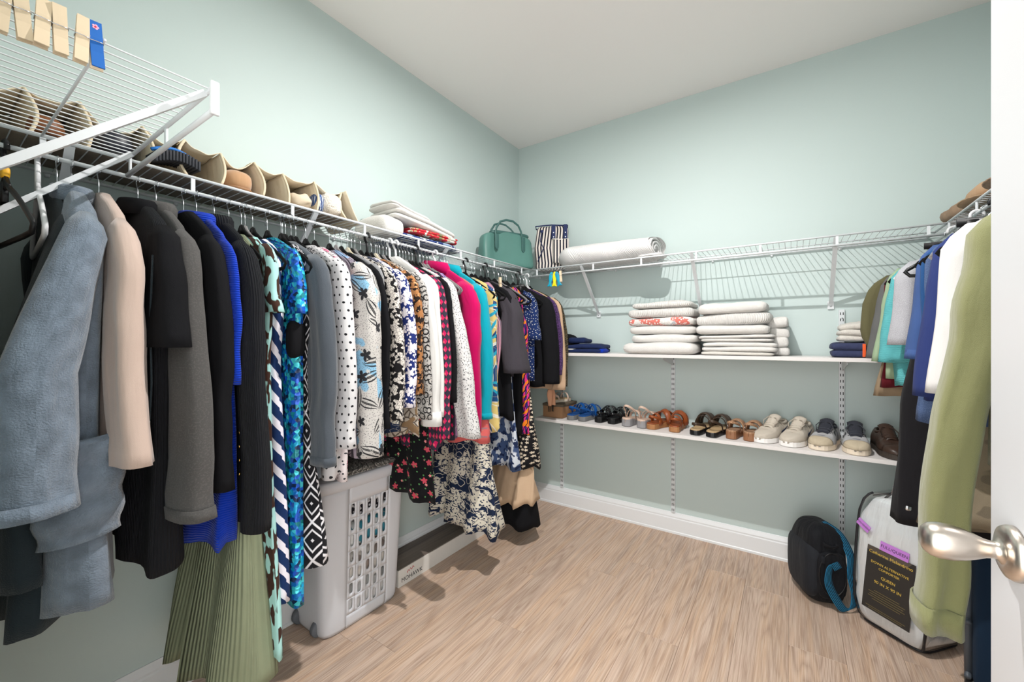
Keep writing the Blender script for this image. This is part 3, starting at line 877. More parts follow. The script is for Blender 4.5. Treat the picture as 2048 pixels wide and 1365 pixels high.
g_('leopard_blouse', 'tan and black leopard print blouse', -1.594, 1.0, LEOP, 'blouse', 'shirt', hw=.205, th=.014, sl='long', zs=1.005, sry=.018, hang='beige')
g_('snake_print_top', 'taupe snake print top below the leopard blouse', -1.572, .83, SNAKE, 'top', 'shirt', hw=.235, th=.011, hth=.026, fa=.006)
g_('chain_print_top', 'grey top with black chain print', -1.553, .89, GREYBW, 'top', 'shirt', hw=.215, th=.011, sl='long', zs=.9, sry=.014, hang='grey')
g_('denim_jacket', 'white denim jacket with a buttoned cuff', -1.518, .90, WHITED, 'jacket', 'coat', th=.016, sl='long', zs=.87, sry=.024, srx=.05, cuff=(.06, WHITED), hang='white', lean=.015)
g_('cotton_blouse', 'white cotton blouse behind the white denim jacket', -1.484, .95, WHITEC, 'blouse', 'shirt', th=.014, sl='long', zs=.9, sry=.016, hang='white')
g_('rose_dress', 'black dress with pink roses above the baseboard', -1.462, .535, ROSES, 'dress', 'dress', hw=.225, th=.01, hth=.018, fa=.006, flz=.85, hang='velvet', tilt=.02)
g_('geometric_blouse', 'berry and black geometric print blouse', -1.442, .755, PINKG, 'blouse', 'shirt', hw=.235, th=.016, hth=.032, sl='long', zs=.80, sry=.022, fa=.007, hang='velvet')
g_('knit_pullover', 'plain black knit top beside the fleck lace cardigan', -1.405, .85, BLK, 'top', 'shirt', th=.012, sl='long', zs=.95, sry=.014, hang='velvet')
g_('lace_cardigan', 'white open lace cardigan with black flecks', -1.362, .80, LACE, 'cardigan', 'shirt', th=.018, sl='long', zs=.80, sry=.026, srx=.05, lean=.09, sfl=1.25, hang='black')
g_('navy_berry_top', 'navy and berry print top under the lace cardigan', -1.335, .77, PINKG2, 'top', 'shirt', hw=.22, th=.011, hth=.02, fa=.006, hang='grey')
g_('black_blouse', 'black sleeveless blouse on a grey hanger before the marble top', -1.315, .9, BLK, 'top', 'tank', th=.01, hang='grey')
g_('marble_top', 'purple marble swirl sleeveless top', -1.29, .78, MARBLE, 'top', 'tank', hw=.215, th=.014, hth=.022, fa=.005, hang='grey')
g_('crepe_blazer', 'bright magenta crepe blazer with a white hanger', -1.235, .80, MAG, 'jacket', 'coat', th=.022, sl='long', zs=.785, sry=.032, srx=.052, collar=(.03, MAG), hang='white', fa=.003, lean=-.01)
g_('medallion_top', 'coral top with grey medallions under turquoise jacket', -1.165, .725, CORAL, 'top', 'shirt', hw=.275, th=.014, hth=.06, fa=.006, hang='velvet', flz=.95)
g_('fleece_jacket', 'turquoise blue fleece jacket', -1.145, .845, TEAL, 'jacket', 'coat', th=.022, sl='long', zs=.84, sry=.03, srx=.046, collar=(.03, TEAL), cuff=(.03, TEAL), hang='velvet', fa=.003)
g_('leaf_dress', 'yellow dress with blue leaf print', -1.0, .735, YELL, 'dress', 'shirt', hw=.235, th=.03, hth=.046, fa=.007, hang='black')
g_('paisley_skirt', 'long navy skirt with cream paisley print', -1.015, .25, PAIS, 'skirt', 'skirt', hw=.235, th=.012, hth=.09, nf=5, fa=.008, flz=.8, hang='velvet', tilt=.03)
g_('pleated_print_top', 'pink and grey striped tank behind the charcoal tee', -.92, .92, PSTR, 'top', 'tank', hw=.15, th=.01, hang='velvet')
ct = g_('charcoal_tee', 'charcoal tee with short sleeves and a clothespin', -.825, 1.02, CHAR, 'shirt', 'shirt', th=.026, sl='short', zs=1.04, srx=.06, sry=.055, lean=.03, sfl=1.3, hang='black')
g_('long_tunic', 'long black top below the charcoal tee', -.865, .79, BLK, 'top', 'shirt', hw=.235, th=.014, hth=.06, hang='velvet', flz=1.1)
g_('tie_dye_dress', 'blue and white tie dye dress', -.795, .495, TIED, 'dress', 'dress', hw=.215, th=.014, hth=.036, fa=.007, hang='velvet', flz=.85)
g_('black_tank', 'black tank with thin white piping', -.735, .68, BLK, 'top', 'tank', hw=.2, th=.016, hth=.03, fa=.005, hang='velvet')
g_('tropical_top', 'purple and orange tropical print top', -.655, .66, TROP, 'top', 'tank', hw=.205, th=.024, hth=.036, fa=.006, hang='velvet')
g_('dotted_blouse', 'navy blouse with small pale dots', -.605, .98, NAVYD, 'blouse', 'shirt', th=.016, sl='short', zs=1.22, sry=.03, hang='velvet')
g_('floral_dress', 'black dress with tiny cream flowers', -.61, .465, BCF, 'dress', 'dress', hw=.23, th=.012, hth=.1, fa=.006, hang='velvet', flz=.85)
g_('pleated_skirt', 'tan pleated skirt near the corner', -.63, .25, TAN, 'skirt', 'skirt', hw=.225, th=.008, hth=.115, nf=7, fa=.006, flz=.5, hang='clip')
g_('long_skirt', 'long black skirt hanging nearest the floor in the corner', -.605, .11, BLK, 'skirt', 'skirt', hw=.22, th=.007, hth=.12, nf=4, fa=.005, flz=.45, hang='velvet')
g_('black_cardigan', 'black draped cardigan beside the beige cardigan', -.475, .93, BLK, 'cardigan', 'shirt', th=.026, sl='long', zs=.95, sry=.04, srx=.055, hang='black')
g_('glitter_cardigan', 'purple glitter cardigan beside the beige one', -.405, 1.0, PURG, 'cardigan', 'shirt', th=.014, sl='long', zs=1.0, sry=.018, hang='velvet')
g_('beige_cardigan', 'beige knit cardigan nearest the shoe shelf', -.365, .9, BEIGE, 'cardigan', 'shirt', th=.013, sl='long', zs=.9, sry=.018, hang='white')
g_('gold_glitter_cardigan', 'black and gold glitter cardigan at the corner end', -.33, .92, GOLDG, 'cardigan', 'shirt', th=.011, sl='long', zs=.92, sry=.012, hang='velvet')
# empty hangers at the near end
hanger(-2.553, 'white', 'empty white plastic hanger beside the blue-grey robe', 0, R(-4))
yh = hanger(-2.602, 'black', 'thick black plastic hanger with a yellow size clip at the near rod end', 0, R(5))
MB().pillow((0, 0, -.062), (.022, .014, .026), .5, .5, 16, 8).build('size_clip', plain('yellow_plastic', (236, 176, 40), .5), yh, label='yellow size clip')
MB().box((-.06, 0, -.105), (.12, .012, .05)).build('trouser_bar', BLACKP, yh, bev=.003)
near = ['mint and brown ikat dress', 'grey velour top', 'white speckled black top', 'leaf print blouse', 'heather grey tee', 'leopard blouse', 'taupe snake print top', 'chain print top', 'berry geometric blouse', 'plain black knit top',
        'white lace cardigan', 'navy and berry top', 'purple marble top', 'coral medallion top', 'yellow leaf dress', 'tropical print top', 'black draped cardigan', 'purple glitter cardigan']
for i, y in enumerate((-2.105, -1.985, -1.955, -1.78, -1.71, -1.615, -1.585, -1.535, -1.46, -1.425, -1.385, -1.34, -1.27, -1.19, -.95, -.69, -.53, -.44)):
    hanger(y, 'velvet' if i % 3 else 'grey', '%s velvet hanger crowded next to the %s hanger' % ('black' if i % 3 else 'grey', near[i]), 0, R(rnd(-6, 6)), group='crowded hangers on the long rod')

# ------------------------------------------------------------------ clothes on the short rod, from the corner to the door
OLIVEB = F('olive_brown_jersey', (96, 92, 66), var=.06)
GREYT = F('slate_grey_jersey', (98, 98, 98), var=.06)
SAGEP = F('pale_sage_pique', (150, 170, 140), var=.05)
AQUA = F('aqua_pique', (104, 192, 197), rib=260, ribdir='v', var=.04)
LGREY = F('light_heather_grey', (166, 166, 172), [('noise', 500, .55, 2, (186, 186, 190))])
BLKT = F('black_twill', (27, 26, 29), var=.1)
BLUES = F('steel_blue_fleece', (62, 86, 136), fuzz=.4)
BLUED = F('deep_blue_jersey', (38, 76, 124), var=.1)
NAVY = F('navy_jersey', (42, 54, 104), var=.06)
HNAVY = F('heather_navy', (70, 88, 122), [('noise', 500, .55, 2, (84, 100, 134))])
LPLAID = F('sky_blue_plaid', (176, 214, 238), [('stripe', 22, 0, .4, (128, 180, 224)), ('stripe', 22, 0, .3, (140, 188, 226), 0, (1, 1), PI / 2)])
KHAKI = F('faded_khaki_twill', (142, 130, 110), [('noise', 20, .58, 2, (116, 106, 90), .4)], wr=.6)
OLIVE = F('olive_fleece', (124, 125, 86), fuzz=.35, sheen=.3, var=.06)
MAROON = F('maroon_jersey', (96, 28, 36))
KHAKI2 = F('tan_twill', (150, 130, 106))
rr_ = lambda *a, **k: garment(*a, side=1, **k)
rr_('long_sleeve_tee', 'olive brown long sleeve tee deepest in the corner', -.335, 1.0, OLIVEB, th=.013, sl='long', zs=1.17, sry=.016, hang='velvet', hw=.16, lean=-.05)
rr_('grey_tee', 'slate grey short sleeve tee over the towel shelf end', -.385, 1.08, GREYT, th=.018, sl='short', zs=1.14, srx=.07, sry=.03, lean=.015, hang='white', hw=.17)
rr_('maroon_tee', 'maroon shirt hem showing below the grey tee', -.42, 1.02, MAROON, th=.009, hang=None, hw=.225)
rr_('tan_shirt', 'tan shirt hem rolled below the maroon shirt', -.40, .98, KHAKI2, th=.009, hang=None, hw=.24)
rr_('sage_polo', 'pale sage polo shirt beside the aqua polo', -.455, 1.06, SAGEP, th=.014, sl='short', zs=1.13, sry=.022, srx=.066, lean=.0, hang='velvet', hw=.21)
rr_('aqua_polo', 'bright aqua pique polo shirt', -.53, 1.06, AQUA, th=.026, hth=.036, sl='short', zs=1.13, sry=.036, srx=.066, lean=-.01, hang='velvet', hw=.19, tilt=.02)
rr_('heather_tee', 'light heather grey tee beside the aqua polo', -.635, 1.16, LGREY, th=.022, sl='short', zs=1.2, sry=.03, lean=-.02, hang='white', hw=.17)
bp_ = rr_('work_coat', 'long black twill coat with a snap at the hem', -.80, .60, BLKT, cat='coat', style='cape', th=.05, hth=.062, hw=.245, fa=.006, nf=2, hang='black', collar=(.03, BLKT))
MB().pillow((.215, .065, .06), (.016, .005, .016), 1, .6, 16, 8).build('snap_button', CHROME, bp_, label='round metal snap')
rr_('grey_trousers', 'pale grey trouser leg beside the long black coat', -.72, .66, LGREY, cat='trousers', style='skirt', th=.014, hw=.235, hang='clip')
rr_('blue_sweatshirt', 'steel blue sweatshirt with a ribbed sleeve end', -.945, 1.12, BLUES, cat='sweatshirt', th=.024, sl='short', zs=1.16, sry=.034, srx=.055, lean=-.02, cuff=(.02, BLUES), hang='velvet', hw=.18)
rr_('deep_blue_tee', 'deep blue tee beside the steel blue sweatshirt', -1.0, 1.12, BLUED, th=.016, hw=.21, hang='velvet')
rr_('heather_navy_sweatshirt', 'heather navy sweatshirt below the navy tee', -1.045, .98, HNAVY, cat='sweatshirt', th=.018, hth=.03, hw=.225, hang='velvet')
rr_('cargo_trousers', 'faded khaki cargo trousers with thick seams', -1.06, .72, KHAKI, cat='trousers', style='skirt', th=.018, hth=.05, hw=.215, fa=.006, nf=3, hang='clip', tilt=.03)
rr_('navy_tee', 'navy tee with a wide short sleeve', -1.11, 1.05, NAVY, th=.026, sl='short', zs=1.06, sry=.036, srx=.066, lean=-.01, hang='grey', hw=.22)
rr_('plaid_shirt', 'sky blue plaid shirt beside the white tee', -1.175, 1.2, LPLAID, th=.012, style='cape', hang='velvet', hw=.16)
rr_('white_tee', 'plain white tee beside the olive hoodie', -1.225, 1.05, WHITEC, th=.02, sl='short', zs=1.08, sry=.032, srx=.062, lean=-.012, hang='white', hw=.2)
oh = rr_('fleece_hoodie', 'olive green fleece hoodie with a very long sleeve', -1.455, .95, OLIVE, cat='hoodie', style='coat', th=.04, sl='long', zs=.60, sry=.05, srx=.038, lean=.065, sdy=.02, xs=-.032, cuff=(.07, OLIVE), hang='black', collar=(.05, OLIVE), hw=.22, fa=.006)

# ------------------------------------------------------------------ towels on the upper board
def terry(name, c, c2=None, rib=0, spots=None):
    L = list(spots or [])
    return fabric(name, c, L, fuzz=1.4, fscale=330, sheen=.3, var=.05, rib=rib, wr=.5)
TW = terry('white_terry', (222, 219, 215))
TWR = terry('white_ribbed_terry', (220, 217, 213), rib=95)
TWF = terry('white_terry_coral_print', (221, 217, 213), spots=[('noise', 13, .5, 2, (212, 116, 104), .8), ('vor', 60, 0, .25, (236, 232, 228), .3), ('noise', 9, .3, .36, (190, 190, 196), .8)])
TWD = terry('cream_terry', (214, 209, 201))
def nz3(p, s=1.0):
    return noise.noise(Vector(p) * s)
def towel(cx, cy, z0, w, d, h, mat, label, layers=2, seed=0, rz=0, tl=0, group='folded white towels on the upper shelf board', cat='towel', name='folded_towel', rough=1.0):
    """folded cloth: layers joined by a round fold that faces the room"""
    t = thing(name, label, cat, (cx, cy, z0), rz, group)
    rg = random.Random(seed)
    ox = rg.uniform(0, 50)
    lh = h / layers
    for k in range(layers):
        m = MB()
        dw = rg.uniform(-.012, .008); dd = rg.uniform(-.012, .0)
        def fn(q, p, k=k):
            n1 = nz3((p.x * 7 + ox, p.y * 7, k * 3.1)) * .006 * rough
            n2 = nz3((p.x * 22 + ox, p.y * 22, p.z * 22 + k)) * .0025 * rough
            z = p.z + (n1 if k else n1 * max(0, q.z)) + n2 * max(0, q.z) + tl * p.x - .004 * (q.x ** 4) * (k > 0)
            return Vector((p.x + n2 + .004 * nz3((p.y * 12, p.z * 30 + ox, 1)), p.y + n2 + .006 * nz3((p.x * 9 + ox, k, 4)), max(.0005, z)))
        m.pillow((0, -dd / 2, lh * (k + .5)), (w + dw, d + dd, lh * 1.22), .24, .58, 52, 14, fn)
        m.build('fold_layer', mat, t)
    return t
z = ZU + .001
hs = [.066, .05, .05, .048, .055, .036]
nm = ['thick white towel at the bottom of the left towel stack', 'smooth white towel second from the bottom of left stack', 'white towel third from the bottom of left stack',
      'white towel with coral print in the left stack', 'diagonal ribbed white towel near the top of left stack', 'thin white towel on top of the left stack']
mt = [TW, TW, TW, TWF, TWR, TWR]
ws = [(1.15, .41), (1.172, .36), (1.158, .365), (1.158, .38), (1.152, .385), (1.16, .335)]
for i in range(6):
    towel(ws[i][0], -.155 - (.02 if i == 0 else 0), z, ws[i][1], .27 if i else .29, hs[i], mt[i], nm[i], 1, seed=i, rz=R(rnd(-2, 2)), rough=1.9)
    z += hs[i]
z = ZU + .001
hs = [.02, .052, .04, .05, .062, .058]
nm = ['thin cream towel at the bottom of the right towel stack', 'white towel second from the bottom of right stack', 'looped white towel in the middle of right stack', 'white towel under the banded one in right stack',
      'white towel with a woven band in the right stack', 'plump white towel on top of the right stack']
ws = [(1.55, .345), (1.56, .355), (1.545, .355), (1.525, .345), (1.53, .355), (1.525, .325)]
mt = [TWD, TW, TW, TW, TWR, TW]
for i in range(6):
    towel(ws[i][0], -.155, z, ws[i][1], .27, hs[i], mt[i], nm[i], 2 if i in (2, 1) else 1, seed=20 + i, rz=R(rnd(-2, 2)), tl=.03 if i > 3 else 0, rough=1.7)
    z += hs[i]
towel(1.73, -.105, ZU + .001, .10, .18, .20, TW, 'crumpled white towel tucked at the side of right stack', 4, seed=40, rough=2.5)
# clothes folded on the upper board
NAVYC = F('navy_cotton', (32, 44, 82), wr=.6)
towel(.66, -.17, ZU + .001, .27, .22, .055, NAVYC, 'folded navy shorts at the corner end of the upper board', 2, 51, rz=R(6), group='folded clothes on the upper board', cat='clothes', name='folded_shorts', rough=1.6)
towel(.60, -.15, ZU + .062, .14, .16, .035, NAVYC, 'small folded navy garment on the navy shorts', 1, 52, group='folded clothes on the upper board', cat='clothes', name='folded_shirt', rough=2)
towel(.765, -.20, ZU + .001, .07, .12, .026, ROYAL, 'scrap of royal blue cloth beside the navy shorts', 1, 53, group='folded clothes on the upper board', cat='clothes', name='folded_cloth', rough=2)
cap = thing('baseball_cap', 'dark cap with a pale brim edge behind hanging clothes', 'cap', (.50, -.15, ZU + .012))
MB().pillow((0, 0, .05), (.17, .18, .13), 1, .9, 24, 12, lambda q, p: Vector((p.x, p.y, max(.002, p.z)))).build('crown', BLK, cap)
MB().pillow((.06, -.08, .012), (.15, .10, .012), .8, .8, 20, 6).build('brim', BLK, cap)
MB().tube([(.06 + .075 * math.cos(a), -.08 + .05 * math.sin(a), .012) for a in [R(x) for x in range(-150, 31, 15)]], .004, 6).build('brim_edge', WHITEC, cap)
NAVY2 = F('slate_navy_twill', (58, 64, 94), wr=.6)
sh = towel(2.06, -.18, ZU + .001, .23, .20, .07, NAVY2, 'folded slate navy trousers with an orange stripe', 2, 54, group='folded clothes on the upper board', cat='clothes', name='folded_trousers', rough=1.8)
MB().box((.005, -.101, .034), (.012, .004, .06)).build('stripe', plain('orange_tape', (226, 92, 40), .7), sh, bev=.001)
towel(2.10, -.16, ZU + .075, .24, .20, .09, TWD, 'rumpled cream linen on the slate navy trousers', 3, 55, group='folded clothes on the upper board', cat='clothes', name='folded_linen', rough=2.2)

# ------------------------------------------------------------------ things on the wire shelves
DZ = DECK_Z + .004
# rolled quilt
QM = fabric('white_matelasse', (236, 234, 233), [], fuzz=.5, var=.04, wr=.3)
g = G('white_quilting')
uv = g.coords('UV')
wv = g.n('TexWave', {'Vector': g.warp(uv, .09, 7.0), 'Scale': 34.0, 'Distortion': 0.6}, bands_direction='Y').outputs[1]
QM = g.out(lin((222, 220, 219)), .9, 0, wv, .5, .004, .05, .15)
qr = thing('rolled_quilt', 'rolled white quilt with stitched waves on the wire shelf', 'quilt', (.80, -.165, DZ), R(-2))
m = MB()
rings = []
L_ = .64
for j in range(33):
    a = j / 32
    x = -L_ / 2 + L_ * a
    k = 1 - .55 * max(0, (.16 - a) / .16) ** 2
    row = []
    for i in range(36):
        th = 2 * PI * i / 36
        ry, rz_ = .135 * k, .082 * (k ** .7) * (1 - .12 * a)
        zz = math.sin(th) * rz_
        zz = max(zz, -rz_ * .88)
        r2 = 1 + .05 * nz3((x * 6, math.cos(th) * 2, math.sin(th) * 2))
        row.append((x + .02 * math.sin(th * 2), math.cos(th) * ry * r2, rz_ * .88 + zz * (r2 if zz > 0 else 1) + .016 * (1 - a) * 0))
    rings.append(row)
m.loft(rings, True, True, False).build('outer_roll', QM, qr)
m = MB()
sp = []
for i in range(70):
    u = i / 69
    th = u * 2 * PI * 2.6
    k = 1 - .8 * u
    sp.append((math.cos(th) * .132 * k, .066 + math.sin(th) * .066 * k))
rings = [[(x, p[0], p[1]) for p in sp] for x in (L_ / 2 - .15, L_ / 2 - .004)]
m.loft(rings, False).build('inner_spiral', QM, qr, solid=.012)
MB().pillow((L_ / 2 - .02, -.04, .014), (.16, .14, .024), .5, .6, 20, 6).build('loose_flap', QM, qr)

# teal handbag
LEATHER = plain('teal_leather', (84, 128, 120), .42, var=.12, vs=8, bump=.25, bscale=420)
LEATHD = plain('dark_teal_leather', (56, 94, 90), .45, bump=.2, bscale=420)
hb = thing('leather_handbag', 'teal leather handbag with two loop handles on the wire shelf', 'handbag', (.185, -.44, DZ), R(90 - 26))
hb.scale = (1.2, 1.15, 1.2)
def bagfn(q, p):
    s = (q.z + 1) / 2
    y = p.y * (1 - .45 * s) + .004 * math.sin(p.x * 40) * (1 - abs(q.z))
    x = p.x * (1 - .07 * s)
    return Vector((x, y - .018 * math.exp(-((p.x + .09) / .022) ** 2) * (1 if q.y < 0 else .2) * -1, p.z + .010 * math.cos(q.x * 2.6) * (q.z > .7)))
MB().pillow((0, 0, .095), (.33, .125, .19), .3, .22, 56, 20, bagfn).build('body', LEATHER, hb)
MB().pillow((.02, -.0, .193), (.25, .05, .028), .4, .5, 30, 8).build('top_gusset', LEATHD, hb)
for sy in (-1, 1):
    for_pts = [(-.085, sy * .037, .14), (-.084, sy * .035, .185), (-.078, sy * .034, .215), (-.055, sy * .036, .25), (-.02, sy * .04, .262), (.02, sy * .045, .26), (.055, sy * .045, .24), (.078, sy * .036, .212), (.084, sy * .036, .185), (.085, sy * .038, .14)]
    h_ = MB().tube(for_pts, .006, 8, .45, up=(1, 0, 0)).build('handle', LEATHD, hb)
    for sx in (-1, 1):
        MB().prism([(sx * .085 - .011, .10), (sx * .085 - .011, .175), (sx * .085 + .011, .175), (sx * .085 + .011, .10), (sx * .085, .088)], 'y', sy * .052 - .003, sy * .052 + .003).build('handle_tab', LEATHD, hb, bev=.001)
# striped tote
TOTE = F('black_cream_stripe_canvas', (222, 212, 204), [('stripe', 52, 0, .46, (32, 34, 48))], wr=.4)
NAVYW = plain('navy_webbing', (34, 44, 84), .8)
tb = thing('striped_tote_bag', 'black and cream striped canvas tote beside the handbag', 'bag', (.385, -.16, DZ), R(28))
tb.scale = (1.12, 1.0, 1.12)
def totefn(q, p):
    s = (q.z + 1) / 2
    return Vector((p.x * (1 - .08 * s) + .006 * math.sin(p.z * 30), p.y * (1 - .4 * s) + .006 * math.sin(p.x * 35 + p.z * 12), p.z))
MB().pillow((0, 0, .14), (.215, .14, .28), .35, .2, 56, 18, totefn).build('body', TOTE, tb)
m = MB()
m.sheet(lambda a, b: (.005 + .10 * a, -.074 + .014 * b * 1.0 - .012 * math.sin(a * PI), .04 + .15 * b), 8, 6).build('outer_pocket', TOTE, tb, solid=.004)
MB().tube([(.005, -.064, .192), (.055, -.074, .186), (.105, -.06, .19)], .0035, 6).build('pocket_binding', plain('cream_binding', (226, 218, 210), .8), tb)
MB().tube([(-.10, -.04, .278), (0, -.05, .282), (.10, -.04, .278), (.10, .04, .278), (0, .05, .282), (-.1, .04, .278)], .004, 6, loop=True).build('rim_binding', NAVYW, tb)
for sx in (.012, .085):
    MB().box((sx, -.056, .238), (.024, .006, .09)).build('strap', NAVYW, tb, bev=.001)
    for zz in (.205, .232):
        MB().pillow((sx, -.060, zz), (.009, .004, .009), 1, 1, 10, 6).build('rivet', CHROME, tb)
MB().tube([(-.06, -.066, .235), (-.07, -.08, .18), (-.05, -.085, .13), (-.085, -.085, .05)], .003, 6).build('drawstring', NAVYW, tb)
MB().pillow((-.06, -.064, .24), (.02, .01, .02), 1, 1, 10, 6).build('button', NAVYW, tb)

# linens on the long wire shelf
LFL = F('red_flower_linen', (226, 222, 210), [('flower', 9, 0, .5, (196, 44, 56), .5), ('noise', 12, .62, 2, (120, 130, 90), .6), ('vor', 30, 0, .2, (180, 150, 110), .4)])
LBL = F('blue_flower_linen', (150, 170, 198), [('noise', 18, .52, 2, (44, 62, 120), .8), ('noise', 30, .62, 2, (226, 226, 216), .5)])
LPU = F('purple_dot_linen', (222, 222, 226), [('dots', 46, 0, .3, (62, 56, 130), .5)])
zz = DZ
towel(.15, -1.22, zz, .25, .42, .034, LBL, 'folded blue floral linen at the bottom of the linen pile', 2, 61, group='folded linens on the long wire shelf', cat='linen', name='folded_linen', rough=1.8)
towel(.17, -1.03, zz, .16, .13, .03, LPU, 'folded purple dotted linen beside the linen pile', 1, 62, group='folded linens on the long wire shelf', cat='linen', name='folded_linen', rough=2)
towel(.155, -1.18, zz + .036, .24, .34, .036, LFL, 'folded cream linen with red flowers in the linen pile', 2, 63, group='folded linens on the long wire shelf', cat='linen', name='folded_linen', rough=2)
qd = towel(.15, -1.24, zz + .072, .24, .42, .05, TW, 'folded white quilt on top of the linen pile', 2, 64, group='folded linens on the long wire shelf', cat='quilt', name='folded_quilt', rough=1.8)
qd.rotation_euler = (R(-6), 0, 0)
towel(.16, -1.335, zz + .125, .2, .26, .03, TW, 'smaller folded white quilt sloping on the linen pile', 2, 65, group='folded linens on the long wire shelf', cat='quilt', name='folded_quilt', rough=1.8).rotation_euler = (R(-9), 0, 0)
towel(.15, -1.46, zz, .24, .13, .085, TW, 'white cotton roll at the near end of the linen pile', 1, 66, group='folded linens on the long wire shelf', cat='linen', name='rolled_linen', rough=1.5)

# ------------------------------------------------------------------ canvas organiser lying on the long wire shelf
CANV = F('natural_canvas', (232, 218, 192), fuzz=.4, var=.04, wr=.5)
CANV2 = F('canvas_binding', (220, 204, 176), var=.05)
co = thing('canvas_shelf_organizer', 'cream canvas hanging organiser lying on its side on the wire shelf', 'organizer', (.15, -2.1, DZ))
off = co.location
ys = [-2.655, -2.57, -2.476, -2.352, -2.252, -2.157, -2.057, -1.96, -1.841, -1.722]
hs = [.11, .115, .125, .115, .118, .112, .12, .112, .122, .115]
XA, XB = .035, .285
for k, (y, h) in enumerate(zip(ys, hs)):
    lean_ = rnd(-.012, .02)
    bow = rnd(.008, .022) * random.choice((-1, 1))
    def dv(a, b, y=y, h=h, l=lean_, w=bow):
        return (XA + (XB - XA) * a - .03 * b * a, y + l * (1 - b) * a + w * math.sin(b * PI) * a, DZ + .002 + h * b)
    d_ = MB().sheet(dv, 10, 10).build('divider', CANV, co, off=off, solid=.003)
    MB().tube([Vector(dv(1, i / 10)) + Vector((.001, 0, 0)) for i in range(11)], .0042, 6).build('divider_binding', CANV2, d_, off=off)
for k in range(len(ys) - 1):
    y0, y1, h0, h1 = ys[k], ys[k + 1], hs[k], hs[k + 1]
    sg = rnd(.012, .03) * (1.4 if k in (2, 3, 5) else .7)
    def tp(a, b, y0=y0, y1=y1, h0=h0, h1=h1, sg=sg):
        y = y0 + (y1 - y0) * b
        h = h0 + (h1 - h0) * b - sg * math.sin(b * PI) * (.6 + .6 * a) + .008 * nz3((a * 3, b * 3 + k, 2.2))
        return (XA + (XB - XA) * a - .03 * a, y, DZ + .003 + h)
    MB().sheet(tp, 8, 12).build('top_panel', CANV, co, off=off, solid=.002)
    m = MB().sheet(lambda a, b: (XA + .003 * math.sin(b * 9), y0 + (y1 - y0) * b, DZ + .002 + a * (h0 + (h1 - h0) * b - sg * .6 * math.sin(b * PI))), 5, 6)
    m.build('back_panel', CANV, co, off=off, solid=.002)
m = MB().sheet(lambda a, b: (XA + (XB - XA + .012) * a, -2.66 + (2.66 - 1.72) * b, DZ + .0015 + .0015 * math.sin(b * 60) * a), 6, 60)
m.build('bottom_panel', F('taupe_canvas', (150, 136, 120)), co, off=off, solid=.002)
m = MB().sheet(lambda a, b: (XA + (XB - XA) * a - .02 * b, -1.722 + .1 * b + .02 * math.sin(a * 5) * b, DZ + .115 * (1 - b) ** 1.3 + .004), 8, 10)
m.build('end_flap', CANV, co, off=off, solid=.003)
# things inside the organiser
def lump(name, label, cat, c, d, mat, rz=0, e=.7, fn=None, grp='things inside the canvas organiser', sole=None):
    t = thing(name, label, cat, (c[0], c[1], DZ + .006), rz, grp)
    MB().pillow((0, 0, d[2] / 2), d, e, .7, 28, 12, fn).build('upper', mat, t)
    if sole:
        MB().pillow((0, 0, .008), (d[0] * 1.03, d[1] * 1.05, .016), e, .5, 28, 6).build('sole', sole, t)
    return t
RUB = plain('ribbed_black_rubber', (46, 48, 54), .7)
ff = thing('sport_sandal', 'sandal with ribbed black sole and blue edge in the organiser', 'sandal', (.235, -2.285, DZ + .004), R(4), 'things inside the canvas organiser')
m = MB()
for i in range(14):
    a = R(10 + i * 12)
    m.box((.035, -.052 + i * .008, .022 + .022 * math.sin(a * .9)), (.07, .0066, .03))
m.build('ribbed_sole', RUB, ff, bev=.002)
MB().tube([(.05, -.058 + i * .0112, .042 + .024 * math.sin(R(10 + i * 16))) for i in range(11)], .005, 6).build('blue_edge', plain('blue_foam', (30, 110, 190), .6), ff)
lump('suede_boot', 'tan suede ankle boot in the organiser', 'boot', (.21, -2.105), (.14, .085, .075), F('tan_suede', (190, 148, 110), sheen=.5), R(8), sole=plain('tan_sole', (150, 112, 80), .7))
lump('fur_slipper', 'white fur slipper in the last organiser pocket', 'slipper', (.22, -1.765), (.13, .085, .095), F('white_fur', (232, 222, 208), fuzz=3.0, fscale=200, sheen=.8), 0, fn=lambda q, p: p + Vector((nz3(p * 60) * .006, nz3(p * 60 + Vector((9, 0, 0))) * .006, nz3(p * 60 + Vector((0, 9, 0))) * .006)))
lump('cloth_pouch', 'blue patterned pouch beside the fur slipper', 'pouch', (.215, -1.815), (.11, .045, .085), F('blue_batik', (40, 84, 150), [('wave', 30, .7, 2, (200, 206, 214), .5), ('wave', 22, 0, .2, (24, 40, 90), .5)]), R(-8))
lump('cream_scarf', 'cream knitted scarf spilling from the organiser', 'scarf', (.23, -1.895), (.12, .085, .055), F('cream_knit', (232, 214, 188), fuzz=1.2), 0, fn=lambda q, p: p + Vector((0, 0, nz3(p * 40) * .012)))
lump('black_pumps', 'pair of black shoes in the near organiser pocket', 'shoes', (.19, -2.41), (.17, .085, .085), plain('black_navy_leather', (26, 28, 40), .45), R(5), sole=BLACKP)
lump('brown_clog', 'brown leather clog at the near end of organiser', 'shoe', (.18, -2.525), (.17, .07, .07), plain('brown_leather', (120, 74, 44), .5), R(-5), sole=BLACKP)

